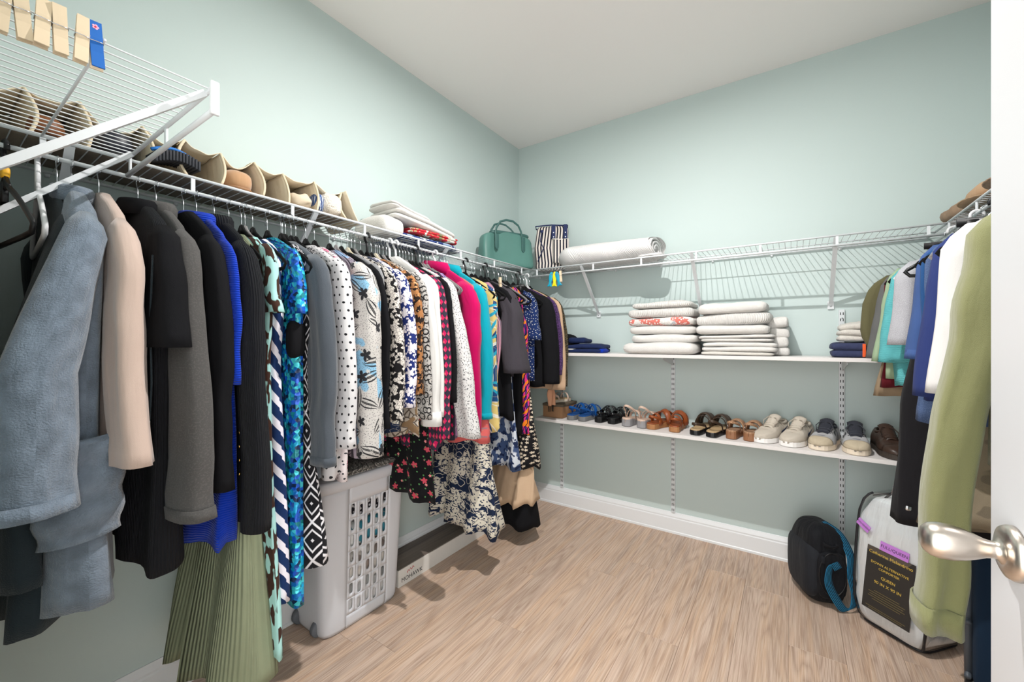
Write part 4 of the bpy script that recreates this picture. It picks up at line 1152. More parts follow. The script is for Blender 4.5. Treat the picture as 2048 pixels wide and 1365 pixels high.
# brown cloth on the short wire shelf
BRO = F('brown_canvas', (150, 126, 104), wr=.8)
BRO2 = F('light_brown_canvas', (178, 148, 118), wr=.6)
for i, (y, w, d, h, mt_, lb) in enumerate([(-.25, .27, .34, .075, BRO, 'crumpled brown canvas cloth at the corner of the short shelf'), (-.53, .27, .22, .08, BRO2, 'light brown soft cap on the short wire shelf'), (-.77, .27, .22, .11, BRO, 'brown hat stacked nearest the door on the short shelf')]):
    t = thing('brown_hat' if i else 'canvas_cloth', lb, 'hat' if i else 'cloth', (2.465, y, DZ + .002), R(10 * i), 'brown things on the short wire shelf')
    MB().pillow((0, 0, h / 2), (w, d, h), .8, .7, 34, 14, lambda q, p: Vector((p.x + .01 * nz3(p * 14), p.y + .012 * nz3(p * 12 + Vector((3, 0, 0))), max(0, p.z + .022 * nz3(p * 11 + Vector((i * 5, 2, 0))))))).build('crown' if i else 'cloth_fold', mt_, t)
    if i:
        MB().pillow((-.02, .0, .008), (w * 1.06, d * 1.2, .014), .9, .8, 34, 6, lambda q, p: Vector((p.x, p.y, p.z + .012 * (q.x ** 2)))).build('brim', mt_, t)

# ------------------------------------------------------------------ clothespins
PINE = plain('clothespin_wood', (224, 202, 172), .6, var=.08, vs=20)
PAINT = plain('blue_paint', (20, 96, 178), .55)
def clothespin(loc, rot, label, painted=False, wood=PINE, group='clothespins on the near wire shelf'):
    t = thing('clothespin', label, 'clothespin', loc, 0, group)
    t.rotation_euler = rot
    for sy in (-1, 1):
        m = MB()
        pr = [(.0005, .036), (.004, .036), (.0052, .01), (.0048, -.012), (.0075, -.036), (.0045, -.036), (.0012, -.008), (.0018, .004), (.0012, .014), (.0005, .02)]
        m.prism([(sy * a, b) for a, b in pr], 'x', -.0076, .0076)
        m.build('jaw', PAINT if painted and sy < 0 else wood, t, smooth=False)
    MB().tube([(-.008, -.006, .004), (0, -.0068, .004), (.008, -.006, .004), (.0085, 0, .004), (.008, .006, .004), (0, .0068, .004), (-.008, .006, .004), (-.0085, 0, .004)], .0008, 6, loop=True).build('spring', CHROME, t)
    return t
for i, (y, zt) in enumerate([(-2.634, 0), (-2.6145, .5), (-2.597, .5), (-2.652, .2)]):
    clothespin((.868, y, DECK_Z - .018), (R([4, -3, 2, 5][i]), R([-5, 3, -2, 4][i]), R(90)), ['plain wooden clothespin second from the left of the near row', 'plain wooden clothespin in the middle of the near row', 'plain wooden clothespin at the right of the near row', 'plain wooden clothespin leftmost of the near row'][i])
clothespin((.868, -2.5735, DECK_Z - .018), (0, R(3), R(90)), 'plain wooden clothespin beside the blue painted one')
pb = clothespin((.868, -2.5580, DECK_Z - .018), (0, R(-3), R(90)), 'blue painted clothespin with a pink flower', True)
for i in range(5):
    a = 2 * PI * i / 5
    MB().pillow((.0026 * math.cos(a), -.0046, .027 + .0026 * math.sin(a)), (.0034, .0012, .0034), 1, 1, 10, 6).build('petal', plain('pink_paint', (240, 170, 196), .5), pb)
MB().pillow((0, -.0049, .027), (.003, .0016, .003), 1, 1, 10, 6).build('flower_centre', plain('red_paint', (206, 40, 70), .5), pb)
clothespin((.445, -.868, 1.535), (R(8), R(-10), R(75)), 'wooden clothespin clipped beside the charcoal tee hanger', group='clothespins away from the near shelf')
clothespin((.535, -.312, ROD_Z - .018), (R(4), R(-4), R(20)), 'wooden clothespin beside the fish clips on the back shelf', group='clothespins away from the near shelf')
# fish shaped clips on the back wire shelf
def fish(x, c, label, tilt):
    t = thing('fish_clip', label, 'clip', (x, -.316, ROD_Z - .035), 0, 'fish shaped clips on the back wire shelf')
    t.rotation_euler = (0, tilt, R(8))
    mt_ = plain('fish_' + label.split()[0], c, .35)
    pts = []
    for z, w in [(.05, .004), (.042, .009), (.028, .0125), (.01, .0125), (-.008, .0095), (-.02, .0075), (-.032, .0105), (-.048, .018)]:
        pts.append((w, z))
    out = pts + [(.006, -.046), (0, -.042), (-.006, -.046)] + [(-w, z) for w, z in reversed(pts)]
    for sy in (-1, 1):
        MB().prism(out, 'y', sy * .0035 - .002, sy * .0035 + .002).build('fish_side', mt_, t, bev=.0012)
    MB().pillow((.003, -.0062, .034), (.005, .002, .005), 1, 1, 10, 6).build('eye', plain('red_eye', (200, 60, 40), .5), t)
fish(.462, (30, 160, 190), 'turquoise fish clip left of the yellow one', R(8))
fish(.492, (232, 222, 30), 'yellow fish clip between the turquoise ones', R(2))
fish(.518, (26, 150, 184), 'turquoise fish clip right of the yellow one', R(-14))

# ------------------------------------------------------------------ shoes on the lower board (toe of a shoe points to local -y)
SW = [(0, .0), (.02, .42), (.07, .68), (.15, .87), (.28, 1.0), (.42, .93), (.58, .78), (.72, .72), (.86, .73), (.95, .6), (.985, .38), (1, .0)]
def sw(s):
    for (a, va), (b, vb) in zip(SW, SW[1:]):
        if s <= b: return va + (vb - va) * (s - a) / (b - a)
    return 0
def outline(L, Wd, k=1.0, curve=0.0):
    ss = [0, .01, .03, .07, .12, .18, .26, .36, .48, .6, .72, .82, .9, .95, .985, 1]
    r = [(Wd / 2 * k * max(sw(s), .05 if s in (0, 1) else 0) + curve * math.sin(s * 3.1), -L / 2 + L * s) for s in ss]
    l = [(-Wd / 2 * k * max(sw(s), .05 if s in (0, 1) else 0) + curve * math.sin(s * 3.1), -L / 2 + L * s) for s in reversed(ss)]
    return r + l
def sole_part(t, L, Wd, h, mat, name='sole', z0=0, k=1.0, heel=0, curve=0):
    o = outline(L, Wd, k, curve)
    n = len(o)
    def zb(y): return z0
    def zt(y): return z0 + h + heel * max(0, min(1, (y / L + .15) / .5))
    m = MB()
    rings = [[(x * .95, y * .985, zb(y)) for x, y in o], [(x, y, zb(y) + .003) for x, y in o], [(x, y, zt(y) - .003) for x, y in o], [(x * .96, y * .985, zt(y)) for x, y in o]]
    m.loft(rings, True, True, True)
    return m.build(name, mat, t, smooth=False)
def sneaker(x, y, rz, label, upper, solem, toe, lining, lacec, L=.285, Wd=.112, H=.098, stripes=None, mark=None, toecap=True, grp='shoes in a row on the lower shelf board', cat='sneaker', name='lace_up_sneaker'):
    t = thing(name, label, cat, (x, y, ZL + .0015), rz, grp)
    sole_part(t, L, Wd, .027, solem)
    hk = [(0, .03), (.05, .044), (.15, .055), (.3, .064), (.42, .082), (.55, .1), (.62, H), (.75, H * .9), (.88, H * .93), (.97, H), (1, H * .9)]
    def hh(s):
        for (a, va), (b, vb) in zip(hk, hk[1:]):
            if s <= b: return va + (vb - va) * (s - a) / (b - a)
        return hk[-1][1]
    rings = []
    ns = 30
    for j in range(ns + 1):
        s = .012 + .972 * j / ns
        w = Wd / 2 * .96 * max(sw(s), .12)
        h = hh(s)
        row = []
        for i in range(17):
            a = PI * i / 16
            ca, sa = math.cos(a), math.sin(a)
            op = 1.0
            zz = .024 + (h - .024) * abs(sa) ** (.75 if s < .5 else .5)
            xx = w * math.copysign(abs(ca) ** (.6 if s < .4 else .8), ca) * (1 - .35 * max(0, (zz - .05) / .06) * (s > .4))
            if .60 < s < .955 and abs(sa) > .93:
                zz = h - .05 * min(1, (abs(sa) - .93) / .05)     # foot opening
            row.append((xx, -L / 2 + L * s, zz))
        rings.append(row)
    rings.insert(0, [(p[0] * .9, p[1] - .002, .018) for p in rings[0]])
    MB().loft(rings, False, False, False).build('upper', upper, t, solid=.002)
    if toecap:
        rr = [[(p[0] * 1.02, p[1] - .002, max(.022, p[2] * 1.02 + .0005)) for p in r] for r in rings[:8]]
        MB().loft(rr, False).build('toe_cap', toe, t, solid=.002)
    # collar and lining
    pts = []
    for i in range(20):
        a = 2 * PI * i / 20
        s = .775 + .175 * math.sin(a)
        pts.append((Wd * .2 * math.cos(a) * (1.05 if s > .7 else .9), -L / 2 + L * s, hh(s) - .004))
    MB().tube(pts, .007, 8, loop=True).build('collar', lining, t)
    MB().pillow((0, -L / 2 + L * .78, .052), (Wd * .42, L * .36, .03), .9, .8, 20, 8).build('insole', lining, t)
    tg = MB().sheet(lambda a, b: ((a - .5) * Wd * (.42 + .12 * b), -L / 2 + L * (.33 + .30 * b), .072 + .056 * b - .012 * (2 * a - 1) ** 2 + .004), 6, 10)
    tg.build('tongue', lining if stripes else upper, t, solid=.004)
    for k in range(5):
        s = .36 + .055 * k
        z = hh(s) + .008
        MB().tube([(-Wd * .27, -L / 2 + L * s, z - .012), (-Wd * .14, -L / 2 + L * (s - .01), z), (Wd * .02, -L / 2 + L * s, z + .003), (Wd * .16, -L / 2 + L * (s + .012), z), (Wd * .27, -L / 2 + L * s, z - .012)], .0024, 6).build('lace', lacec, t)
    MB().tube([(0, -L / 2 + L * .55, .113), (.02, -L / 2 + L * .5, .118), (.035, -L / 2 + L * .45, .098), (.028, -L / 2 + L * .38, .085)], .0022, 6).build('lace_bow', lacec, t)
    MB().tube([(0, -L / 2 + L * .55, .113), (-.02, -L / 2 + L * .52, .12), (-.036, -L / 2 + L * .46, .1), (-.03, -L / 2 + L * .4, .082)], .0022, 6).build('lace_bow', lacec, t)
    if stripes:
        for sd in (-1, 1):
            for k in range(3):
                s = .44 + .075 * k
                w = Wd / 2 * .96 * sw(s)
                MB().prism([(0, 0), (.011, 0), (.023, .046), (.012, .046)], 'x', -.0014, .0014).build('side_stripe', stripes, t, (sd * (w * .975), -L / 2 + L * s, .032), (0, sd * R(-14), 0), smooth=False)
    for s_ in (.25, .62):
        pts = [(Wd / 2 * .985 * sw(s_) * math.cos(a), -L / 2 + L * (s_ + .05 * abs(math.cos(a))), .026 + (hh(s_) - .024) * abs(math.sin(a)) ** .75) for a in [PI * i / 14 for i in (range(15) if s_ < .5 else list(range(0, 5)))]]
        MB().tube(pts, .0013, 5).build('seam', lacec, t)
    if mark:
        for sd in (-1, 1):
            pts = [(sd * Wd * .40, -L / 2 + L * .45, .047), (sd * Wd * .372, -L / 2 + L * .55, .043), (sd * Wd * .358, -L / 2 + L * .66, .052), (sd * Wd * .34, -L / 2 + L * .8, .07)]
            MB().tube(pts, [.0035, .0085, .006, .0015], 6, .3, up=(0, 0, 1)).build('side_mark', mark, t)
    return t
def sandal(x, y, rz, label, solem, bed, strapm, straps, heel=None, L=.255, Wd=.095, sh=.026, hl=.0, grp='shoes in a row on the lower shelf board', cat='sandal', name='strappy_sandal', bedm2=None, hz=.08, curve=.004):
    """straps: (s, height, width, skew); heel: height of a heel strap"""
    t = thing(name, label, cat, (x, y, ZL + .0015), rz, grp)
    sole_part(t, L, Wd, sh, solem, heel=hl, curve=curve)
    sole_part(t, L, Wd, .006, bed, 'footbed', sh + hl * .0, .94, curve=curve, heel=hl)
    def zt(s): return sh + .006 + hl * max(0, min(1, (s - .5 + .15) / .5))
    for (s, h, w, sk) in straps:
        pts = []
        for i in range(13):
            a = PI * i / 12
            xx = Wd / 2 * sw(s) * 1.0 * math.cos(a)
            pts.append((xx, -L / 2 + L * s + sk * (xx / Wd), zt(s) - .016 + (h + .016) * abs(math.sin(a)) ** .7))
        MB().tube(pts, w / 2, 8, .22, up=(0, 1, 0)).build('strap', strapm, t)
    if heel:
        pts = []
        for i in range(13):
            a = PI * i / 12
            pts.append((Wd * .36 * math.cos(a), -L / 2 + L * (.68 + .27 * math.sin(a)), zt(.9) + heel * (.45 + .55 * math.sin(a))))
        pts = [(Wd * .37, -L / 2 + L * .62, zt(.6) - .01)] + pts + [(-Wd * .37, -L / 2 + L * .62, zt(.6) - .01)]
        MB().tube(pts, .0075, 8, .3, up=(0, 0, 1)).build('heel_strap', strapm, t)
        MB().pillow((Wd * .38, -L / 2 + L * .66, zt(.6) + heel * .4), (.006, .018, .016), .5, .5, 12, 6).build('buckle', CHROME, t)
    return t
HP = PI   # heel towards the room
GRUB = plain('grey_rubber', (112, 112, 112), .8)
BLUEW = F('blue_webbing', (20, 80, 150), fuzz=.8)
for dx, lb in ((0, 'left'), (.082, 'right')):
    sandal(.585 + dx, -.135, HP + R(-6), 'bright blue webbing sport sandal, %s of its pair' % lb, GRUB, BLUEW, BLUEW, [(.22, .05, .026, .02), (.42, .06, .024, -.03), (.6, .055, .022, .02)], .05, L=.25, Wd=.088, sh=.03)
PATENT = plain('black_patent', (22, 22, 24), .18)
for dx, lb in ((0, 'left'), (.088, 'right')):
    sandal(.775 + dx, -.12, HP + R(-8), 'shiny black strappy sandal, %s of its pair' % lb, BLACKP, BLACKP, PATENT, [(.2, .05, .03, 0), (.36, .055, .03, .02), (.52, .05, .026, -.02), (.66, .04, .024, 0)], .028, L=.235, Wd=.085, sh=.03)
BLUSHL = plain('blush_leather', (206, 178, 160), .5)
LGS = plain('light_grey_sole', (140, 138, 140), .7)
for dx, lb in ((0, 'left'), (.093, 'right')):
    sandal(.958 + dx, -.135, HP + R(-5), 'blush strappy sandal on a grey wedge, %s of its pair' % lb, LGS, BLUSHL, BLUSHL, [(.2, .045, .02, .03), (.36, .05, .018, -.03), (.5, .055, .016, .02)], .075, L=.24, Wd=.088, sh=.024, hl=.022)
RUST = plain('rust_leather', (144, 72, 32), .42, var=.15, vs=30)
TANS = plain('tan_wood_sole', (162, 112, 70), .55)
for dx, lb in ((0, 'left'), (.10, 'right')):
    sandal(1.125 + dx, -.135, HP + R(-14 if not dx else 4), 'rust leather crossed sandal, %s of its pair' % lb, TANS, RUST, RUST, [(.22, .055, .034, .05), (.3, .06, .034, -.05), (.5, .055, .024, .03), (.7, .05, .022, -.02)], .04, L=.245, Wd=.09, sh=.03)
BRL = plain('brown_black_leather', (66, 50, 38), .45, var=.3, vs=40)
BEDT = plain('tan_footbed', (184, 156, 118), .6)
for dx, lb in ((0, 'left'), (.085, 'right')):
    sandal(1.365 + dx, -.135 - dx * .1, HP + R(-10), 'brown leather sandal with tan footbed, %s of its pair' % lb, BLACKP, BEDT, BRL, [(.16, .06, .05, 0), (.34, .07, .055, 0), (.5, .06, .02, .03)], .055 if dx else .03, L=.27, Wd=.09, sh=.026)
TANL = F('tan_tooled_leather', (176, 138, 108), [('edge', 90, 0, .09, (132, 98, 74), .5)], rough=.6)
TSOLE = plain('brown_wood_sole', (142, 98, 68), .5)
for dx, lb in ((0, 'left'), (.083, 'right')):
    sandal(1.535 + dx, -.14, HP + R(-6), 'tan tooled leather slide, %s of its pair' % lb, TSOLE, TANL, TANL, [(.2, .045, .05, 0), (.36, .055, .06, 0)], .042, L=.24, Wd=.082, sh=.022, hl=.02, name='leather_slide')
CREAM = F('cream_suede', (204, 194, 180), fuzz=.6)
WSOLE = plain('white_rubber_sole', (236, 233, 230), .5)
NVYM = plain('navy_mark', (44, 54, 80), .6)
for dx, lb in ((0, 'left'), (.112, 'right')):
    sneaker(1.705 + dx, -.135 - dx * .1, R(-24 if not dx else -20), 'off-white sneaker with white sole, %s of its pair' % lb, CREAM, WSOLE, CREAM, CREAM, plain('cream_lace', (176, 166, 152), .8), mark=NVYM, toecap=False)
STN = F('stone_suede', (196, 182, 158), fuzz=.4)
GRYU = F('grey_mesh', (176, 176, 178), fuzz=.4)
CRS = plain('cream_rubber_sole', (224, 210, 190), .55)
DGR = F('dark_grey_lining', (52, 54, 62))
for dx, lb in ((0, 'left'), (.115, 'right')):
    sneaker(1.932 + dx, -.14 - dx * .05, R(-16 if not dx else -2), 'grey sneaker with dark stripes and stone toe, %s of its pair' % lb, GRYU, CRS, STN, DGR, plain('dark_lace', (60, 62, 70), .8), Wd=.11, stripes=plain('dark_stripe', (36, 38, 46), .6))
DBR = plain('dark_brown_leather', (62, 46, 38), .38, var=.2, vs=30)
sneaker(2.165, -.15, R(8), 'dark brown leather lace-up shoe at the row end', DBR, plain('dark_rubber', (58, 50, 44), .6), DBR, DBR, plain('brown_lace', (54, 38, 30), .8), Wd=.105, cat='shoe', name='lace_up_shoe')
# carton with shoes on it
CARD = plain('brown_cardboard', (150, 112, 80), .8, var=.1)
bx = thing('shoe_carton', 'brown cardboard carton behind the hanging clothes', 'box', (.435, -.13, ZL + .001))
MB().box((0, 0, .04), (.15, .22, .08)).build('carton_body', CARD, bx, bev=.002)
MB().box((0, 0, .086), (.156, .226, .018)).build('carton_lid', plain('dark_cardboard', (92, 80, 66), .8), bx, bev=.002)
t = sandal(.43, -.13, HP + R(-20), 'cream thong sandal lying on the cardboard carton', plain('cream_sole', (206, 196, 180), .7), BEDT, BLUSHL, [(.25, .04, .016, 0), (.5, .045, .014, .03)], .04, L=.2, Wd=.08, sh=.018, grp='loose shoes')
t.location.z = ZL + .0965
pe = thing('fringed_scarf', 'peach scarf with dark fringe beside the carton', 'scarf', (.47, -.318, .745), R(80))
MB().sheet(lambda a, b: ((a - .5) * (.06 + .008 * math.sin(b * 7)), .012 * math.sin(a * 9 + b * 3), .15 - .11 * b), 12, 12).build('cloth', F('peach_suede', (196, 146, 116)), pe, solid=.004)
fr = MB()
for i in range(26):
    x = -.03 + .06 * i / 25
    fr.tube([(x, .012 * math.sin(i * .35), .042), (x + rnd(-.003, .003), .012 * math.sin(i * .35) + rnd(-.004, .004), .0)], .0011, 4)
o = fr.build('fringe', BLACKP, pe); o['kind'] = 'stuff'

# ------------------------------------------------------------------ laundry hamper
HPL = plain('pale_grey_hamper_plastic', (204, 206, 212), .42, bump=.03, bscale=60)
hp = thing('laundry_hamper', 'pale grey plastic laundry hamper with rows of slots', 'hamper', (.128, -1.60, 0))
HXa, HYa = .118, .2      # half sizes at the floor
HT = .63
def hsec(z, grow=0):
    k = z / HT
    return HXa - .006 + .028 * k + grow, HYa - .012 + .03 * k + grow
def hring(z, grow=0, n=48, e=.28):
    a, b = hsec(z, grow)
    out = []
    for i in range(n):
        th = 2 * PI * (i + .5) / n
        out.append((a * math.copysign(abs(math.cos(th)) ** e, math.cos(th)), b * math.copysign(abs(math.sin(th)) ** e, math.sin(th)), z))
    return out
# the slotted panel takes the middle of the room side face
PY0, PY1, PZ0, PZ1 = -.094, .108, .06, .535
def hx_at(y, z):
    a, b = hsec(z)
    c = min(.999, abs(y / b)) ** (1 / .28)
    return a * (max(0, 1 - c * c) ** .5) ** .28
m = MB()
# shell without the room side panel, built as strips round the opening
ZR = [0.004, .02, PZ0, .14, .22, .3, .38, .46, PZ1, .58, HT]
ring_pts = []
n = 96
def hp_pt(t, z):
    """t in 0..1 from the near edge of the slotted panel round the back to its far edge"""
    a, b = hsec(z)
    y0 = math.asin((abs(PY0) / b) ** (1 / .28)); y1 = math.asin((PY1 / b) ** (1 / .28))
    th = y1 + (2 * PI - y0 - y1) * t
    return (a * math.copysign(abs(math.cos(th)) ** .28, math.cos(th)), b * math.copysign(abs(math.sin(th)) ** .28, math.sin(th)), z)
def bot(p, z):
    k = max(0, (.03 - z) / .03)
    return (p[0] * (1 - .06 * k * k), p[1] * (1 - .04 * k * k), z)
rings = [[bot(hp_pt(i / n, z), z) for i in range(n + 1)] for z in ZR]
m.loft(rings, False)
for za, zb in ((.004, PZ0), (PZ1, HT)):
    m.sheet(lambda u, v: bot((hx_at(PY0 + (PY1 - PY0) * u, za + (zb - za) * v), PY0 + (PY1 - PY0) * u, za + (zb - za) * v), za + (zb - za) * v), 12, 4)
m.build('tub', HPL, hp, solid=.004)
pm_ = MB()
NC, NR = 5, 7
NH = []
for c in range(NC):
    for r in range(NR):
        y0 = PY0 + (PY1 - PY0) * c / NC; y1 = PY0 + (PY1 - PY0) * (c + 1) / NC
        z0 = PZ0 + (PZ1 - PZ0) * r / NR; z1 = PZ0 + (PZ1 - PZ0) * (r + 1) / NR
        cy, cz = (y0 + y1) / 2, (z0 + z1) / 2 + (.007 if c % 2 == 0 else -.007)
        wy, wz = .0098, .0225
        ou, inn = [], []
        per = []
        for k in range(6): per.append((y0 + (y1 - y0) * k / 6, z0))
        for k in range(6): per.append((y1, z0 + (z1 - z0) * k / 6))
        for k in range(6): per.append((y1 - (y1 - y0) * k / 6, z1))
        for k in range(6): per.append((y0, z1 - (z1 - z0) * k / 6))
        for (yy, zz) in per:
            a = math.atan2((zz - (z0 + z1) / 2) / (z1 - z0), (yy - (y0 + y1) / 2) / (y1 - y0))
            ca, sa = math.cos(a), math.sin(a)
            iy = cy + wy * math.copysign(abs(ca) ** .75, ca) * (1 - .14 * math.cos(2 * sa))
            iz = cz + wz * math.copysign(abs(sa) ** .75, sa)
            ou.append((hx_at(yy, zz), yy, zz)); inn.append((hx_at(iy, iz) - .0005, iy, iz))
        pm_.loft([ou, inn])
        NH.append((cy, cz))
pm_.build('slotted_panel', HPL, hp, solid=.004)
m = MB()
rings = [hring(HT - .03, .004), hring(HT - .028, .010), hring(HT, .013), hring(HT + .012, .013), hring(HT + .02, .008), hring(HT + .02, -.002)]
m.loft(rings).build('rim', HPL, hp)
MB().loft([hring(HT + .018, -.001), hring(HT + .024, -.01), hring(HT + .026, -.05)], True, False, True).build('lid', HPL, hp)
MB().loft([[bot(q, .004) for q in hring(.004)], [(q[0] * .5, q[1] * .5, .004) for q in hring(.004)]], True, False, True).build('base', HPL, hp)
for sx in (-.07, .07):
    MB().lathe([(.0, -.012), (.03, -.012), (.033, -.008), (.033, .008), (.03, .012), (0, .012)], n=20).build('wheel', plain('grey_wheel', (96, 100, 106), .6), hp, (sx - .02, -.178, .034), (0, PI / 2, 0))
# laundry seen through the slots
LA = [F('dark_laundry', (34, 32, 38), [('vor', 60, 0, .3, (190, 186, 186), .5)]), F('teal_laundry', (60, 140, 160), [('noise', 14, .5, 2, (222, 222, 220), .5)]), F('cream_laundry', (220, 214, 206), [('noise', 10, .58, 2, (150, 136, 128), .6)]), F('white_laundry', (228, 226, 224))]
for i, (z0, h, mt_, lb) in enumerate([(.43, .13, LA[0], 'dark patterned laundry at the top inside the hamper'), (.32, .12, LA[1], 'teal and white laundry inside the hamper'), (.16, .16, LA[2], 'cream patterned laundry low inside the hamper'), (.015, .15, LA[3], 'white laundry at the bottom of the hamper')]):
    t = thing('laundry', lb, 'laundry', (.128, -1.60, z0), 0, 'laundry inside the hamper')
    a, b = hsec(z0)
    MB().pillow((0, 0, h / 2), ((a - .008) * 2, (b - .012) * 2, h * 1.05), .3, .6, 40, 12, lambda q, p: Vector((p.x + .001 - .004 * nz3(p * 16), p.y, max(.002, p.z)))).build('laundry_heap', mt_, t)
# folded grey cloth lying on the hamper lid
ANCH = F('grey_anchor_print', (104, 102, 98), [('vor', 26, .3, .38, (186, 182, 176), .4), ('vor', 26, 0, .1, (186, 182, 176), .4), ('wave', 12, .9, 2, (70, 68, 66))])
towel(.15, -1.605, HT + .029, .29, .42, .03, ANCH, 'folded grey cloth with anchor print on the hamper lid', 2, 71, group=None, cat='cloth', name='folded_cloth', rough=2)

# ------------------------------------------------------------------ flooring carton
PALEW = plain('printed_carton_white', (218, 214, 208), .6, var=.05, vs=10)
g = G('printed_oak_photo')
cc = g.coords('Object')
f1 = g.n('TexNoise', {'Vector': g.vec(cc, (60, 1.6, 1)), 'Scale': 1.0, 'Detail': 5.0}).outputs[0]
f2 = g.n('TexNoise', {'Vector': g.vec(cc, (14, .7, 1)), 'Scale': 1.0, 'Detail': 3.0}).outputs[0]
c_ = g.mix(g.band(f1, .5, 2, .12), lin((112, 100, 92)), lin((84, 74, 68)))
c_ = g.mix(g.math('MULTIPLY', g.band(f2, .55, 2, .1), .5), c_, lin((146, 132, 120)))
OAKP = g.out(c_, .45)
MX0, MX1, MY0, MY1, MH = .021, .195, -1.375, -.18, .084
fb = thing('flooring_carton', 'long flat flooring carton with a wood picture on top', 'box', ((MX0 + MX1) / 2, (MY0 + MY1) / 2, 0))
MB().box((0, 0, MH / 2 - .0005), (MX1 - MX0, MY1 - MY0, MH - .001)).build('carton_body', PALEW, fb, smooth=False, bev=.001)
MB().box((-.002, 0, MH), (MX1 - MX0 - .004, MY1 - MY0 - .003, .0012)).build('wood_print', OAKP, fb, smooth=False)
INK = plain('black_print', (38, 38, 42), .6)
REDI = plain('red_print', (188, 44, 52), .6)
GOLDI = plain('gold_print', (206, 176, 70), .5)
fx = (MX1 - MX0) / 2 + .0006
place('lettering', text_mesh('MOHAWK', .030, 'LEFT'), INK, fb, (fx, MY0 + .018 - (MY0 + MY1) / 2, .028), (PI / 2, 0, PI / 2), label='black brand lettering')
m = MB().tube([(fx, -.03, .052), (fx, -.022, .064), (fx, -.016, .055), (fx, -.008, .068), (fx, .0, .056), (fx, .008, .07), (fx, .016, .062)], .0022, 6, .4)
m.build('logo_mark', REDI, fb, (0, MY0 + .085 - (MY0 + MY1) / 2, 0), label='red brush mark')
place('lettering', text_mesh('Rev', .032, 'LEFT', shear=.3), REDI, fb, (fx, -.655 - (MY0 + MY1) / 2, .05), (PI / 2, 0, PI / 2), label='red script lettering')
place('lettering', text_mesh('Wood', .032, 'LEFT'), INK, fb, (fx, -.60 - (MY0 + MY1) / 2, .05), (PI / 2, 0, PI / 2))

# ------------------------------------------------------------------ gym bag
NYL = F('black_nylon', (22, 23, 27), fuzz=.3, rough=.7, wr=.8)
NYG = F('charcoal_nylon', (36, 38, 43), rough=.7)
STRAPB = F('blue_striped_webbing', (22, 34, 44), [('stripe', 150, 0, .45, (40, 128, 170)), ('stripe', 300, 0, .2, (22, 34, 44), 0, (1, 1), PI / 2)], wr=0)
gb = thing('gym_bag', 'black nylon gym bag with blue webbing strap standing on end', 'bag', (1.893, -.27, 0), R(24))
def gfn(q, p):
    s = (q.z + 1) / 2
    return Vector((p.x * (1 - .18 * max(0, s - .5)) + .006 * nz3(p * 14), p.y * (1 - .1 * s) + .008 * nz3(p * 12 + Vector((4, 0, 0))), max(.001, p.z + .01 * math.cos(q.x * 1.6) * s)))
MB().pillow((0, 0, .17), (.175, .25, .345), .6, .5, 48, 22, gfn).build('body', NYL, gb)
MB().pillow((-.035, -.0, .15), (.12, .235, .26), .5, .5, 40, 14).build('side_panel', NYG, gb)
zp = MB().tube([(-.0 + .055 * math.cos(a), -.128 + .003 * math.sin(a), .16 + .095 * math.sin(a)) for a in [2 * PI * i / 24 for i in range(24)]], .003, 6, loop=True)
zp.build('zipper', BLACKP, gb)
MB().pillow((.0, -.118, .15), (.12, .025, .21), .5, .5, 30, 10).build('end_pocket', NYL, gb)
MB().tube([(-.026, -.095, .29), (-.025, -.115, .285), (0, -.122, .278), (.025, -.115, .285), (.026, -.095, .29)], .009, 8, .35).build('grab_loop', NYL, gb)
MB().box((-.04, -.130, .225), (.012, .006, .03)).build('zipper_pull', NYG, gb, bev=.001)
def ribbon(path, w, wd, mat, nm, par):
    P = [Vector(p) for p in path]
    # Catmull-Rom through the points
    pts = []
    for i in range(len(P) - 1):
        a, b, c, d = P[max(i - 1, 0)], P[i], P[i + 1], P[min(i + 2, len(P) - 1)]
        for k in range(6):
            t = k / 6
            pts.append(.5 * ((2 * b) + (c - a) * t + (2 * a - 5 * b + 4 * c - d) * t * t + (3 * b - a - 3 * c + d) * t ** 3))
    pts.append(P[-1])
    wv = Vector(wd).normalized()
    m = MB()
    m.loft([[p - wv * w / 2, p - wv * w / 6, p + wv * w / 6, p + wv * w / 2] for p in pts], False)
    return m.build(nm, mat, par, solid=.003)
ribbon([(.01, -.02, .352), (.05, -.075, .325), (.078, -.11, .25), (.072, -.125, .17), (.085, -.13, .09), (.075, -.136, .03), (.045, -.14, .014), (.02, -.14, .035), (-.022, -.138, .12), (-.018, -.136, .19), (.0, -.134, .215), (.018, -.134, .19)], .035, (1, .2, .45), STRAPB, 'shoulder_strap', gb)

# ------------------------------------------------------------------ comforter in its clear bag
PUFF = F('white_comforter', (228, 228, 230), fuzz=.2, var=.03, wr=.9)
CLEAR = clear_plastic()
cb = thing('comforter_bag', 'white comforter packed in a clear zip bag with labels', 'comforter', (2.193, -.385, 0), R(-41))
def cfn(q, p):
    s = (q.z + 1) / 2
    return Vector((p.x * (1 - .18 * s ** 2) + .013 * nz3(p * 14) - .004, p.y * (1 - .18 * s ** 2) + .013 * nz3(p * 9 + Vector((7, 0, 0))), max(.004, p.z + .012 * nz3(p * 12) * s)))
MB().pillow((0, 0, .275), (.278, .262, .555), .34, .4, 60, 34, cfn).build('comforter', PUFF, cb)
def bfn(q, p):
    s = (q.z + 1) / 2
    return Vector((p.x * (1 - .15 * s ** 2), p.y * (1 - .15 * s ** 2), max(.002, p.z)))
MB().pillow((0, 0, .285), (.285, .27, .57), .3, .34, 48, 22, bfn).build('clear_cover', CLEAR, cb)
PIP = plain('black_piping', (26, 26, 30), .5)
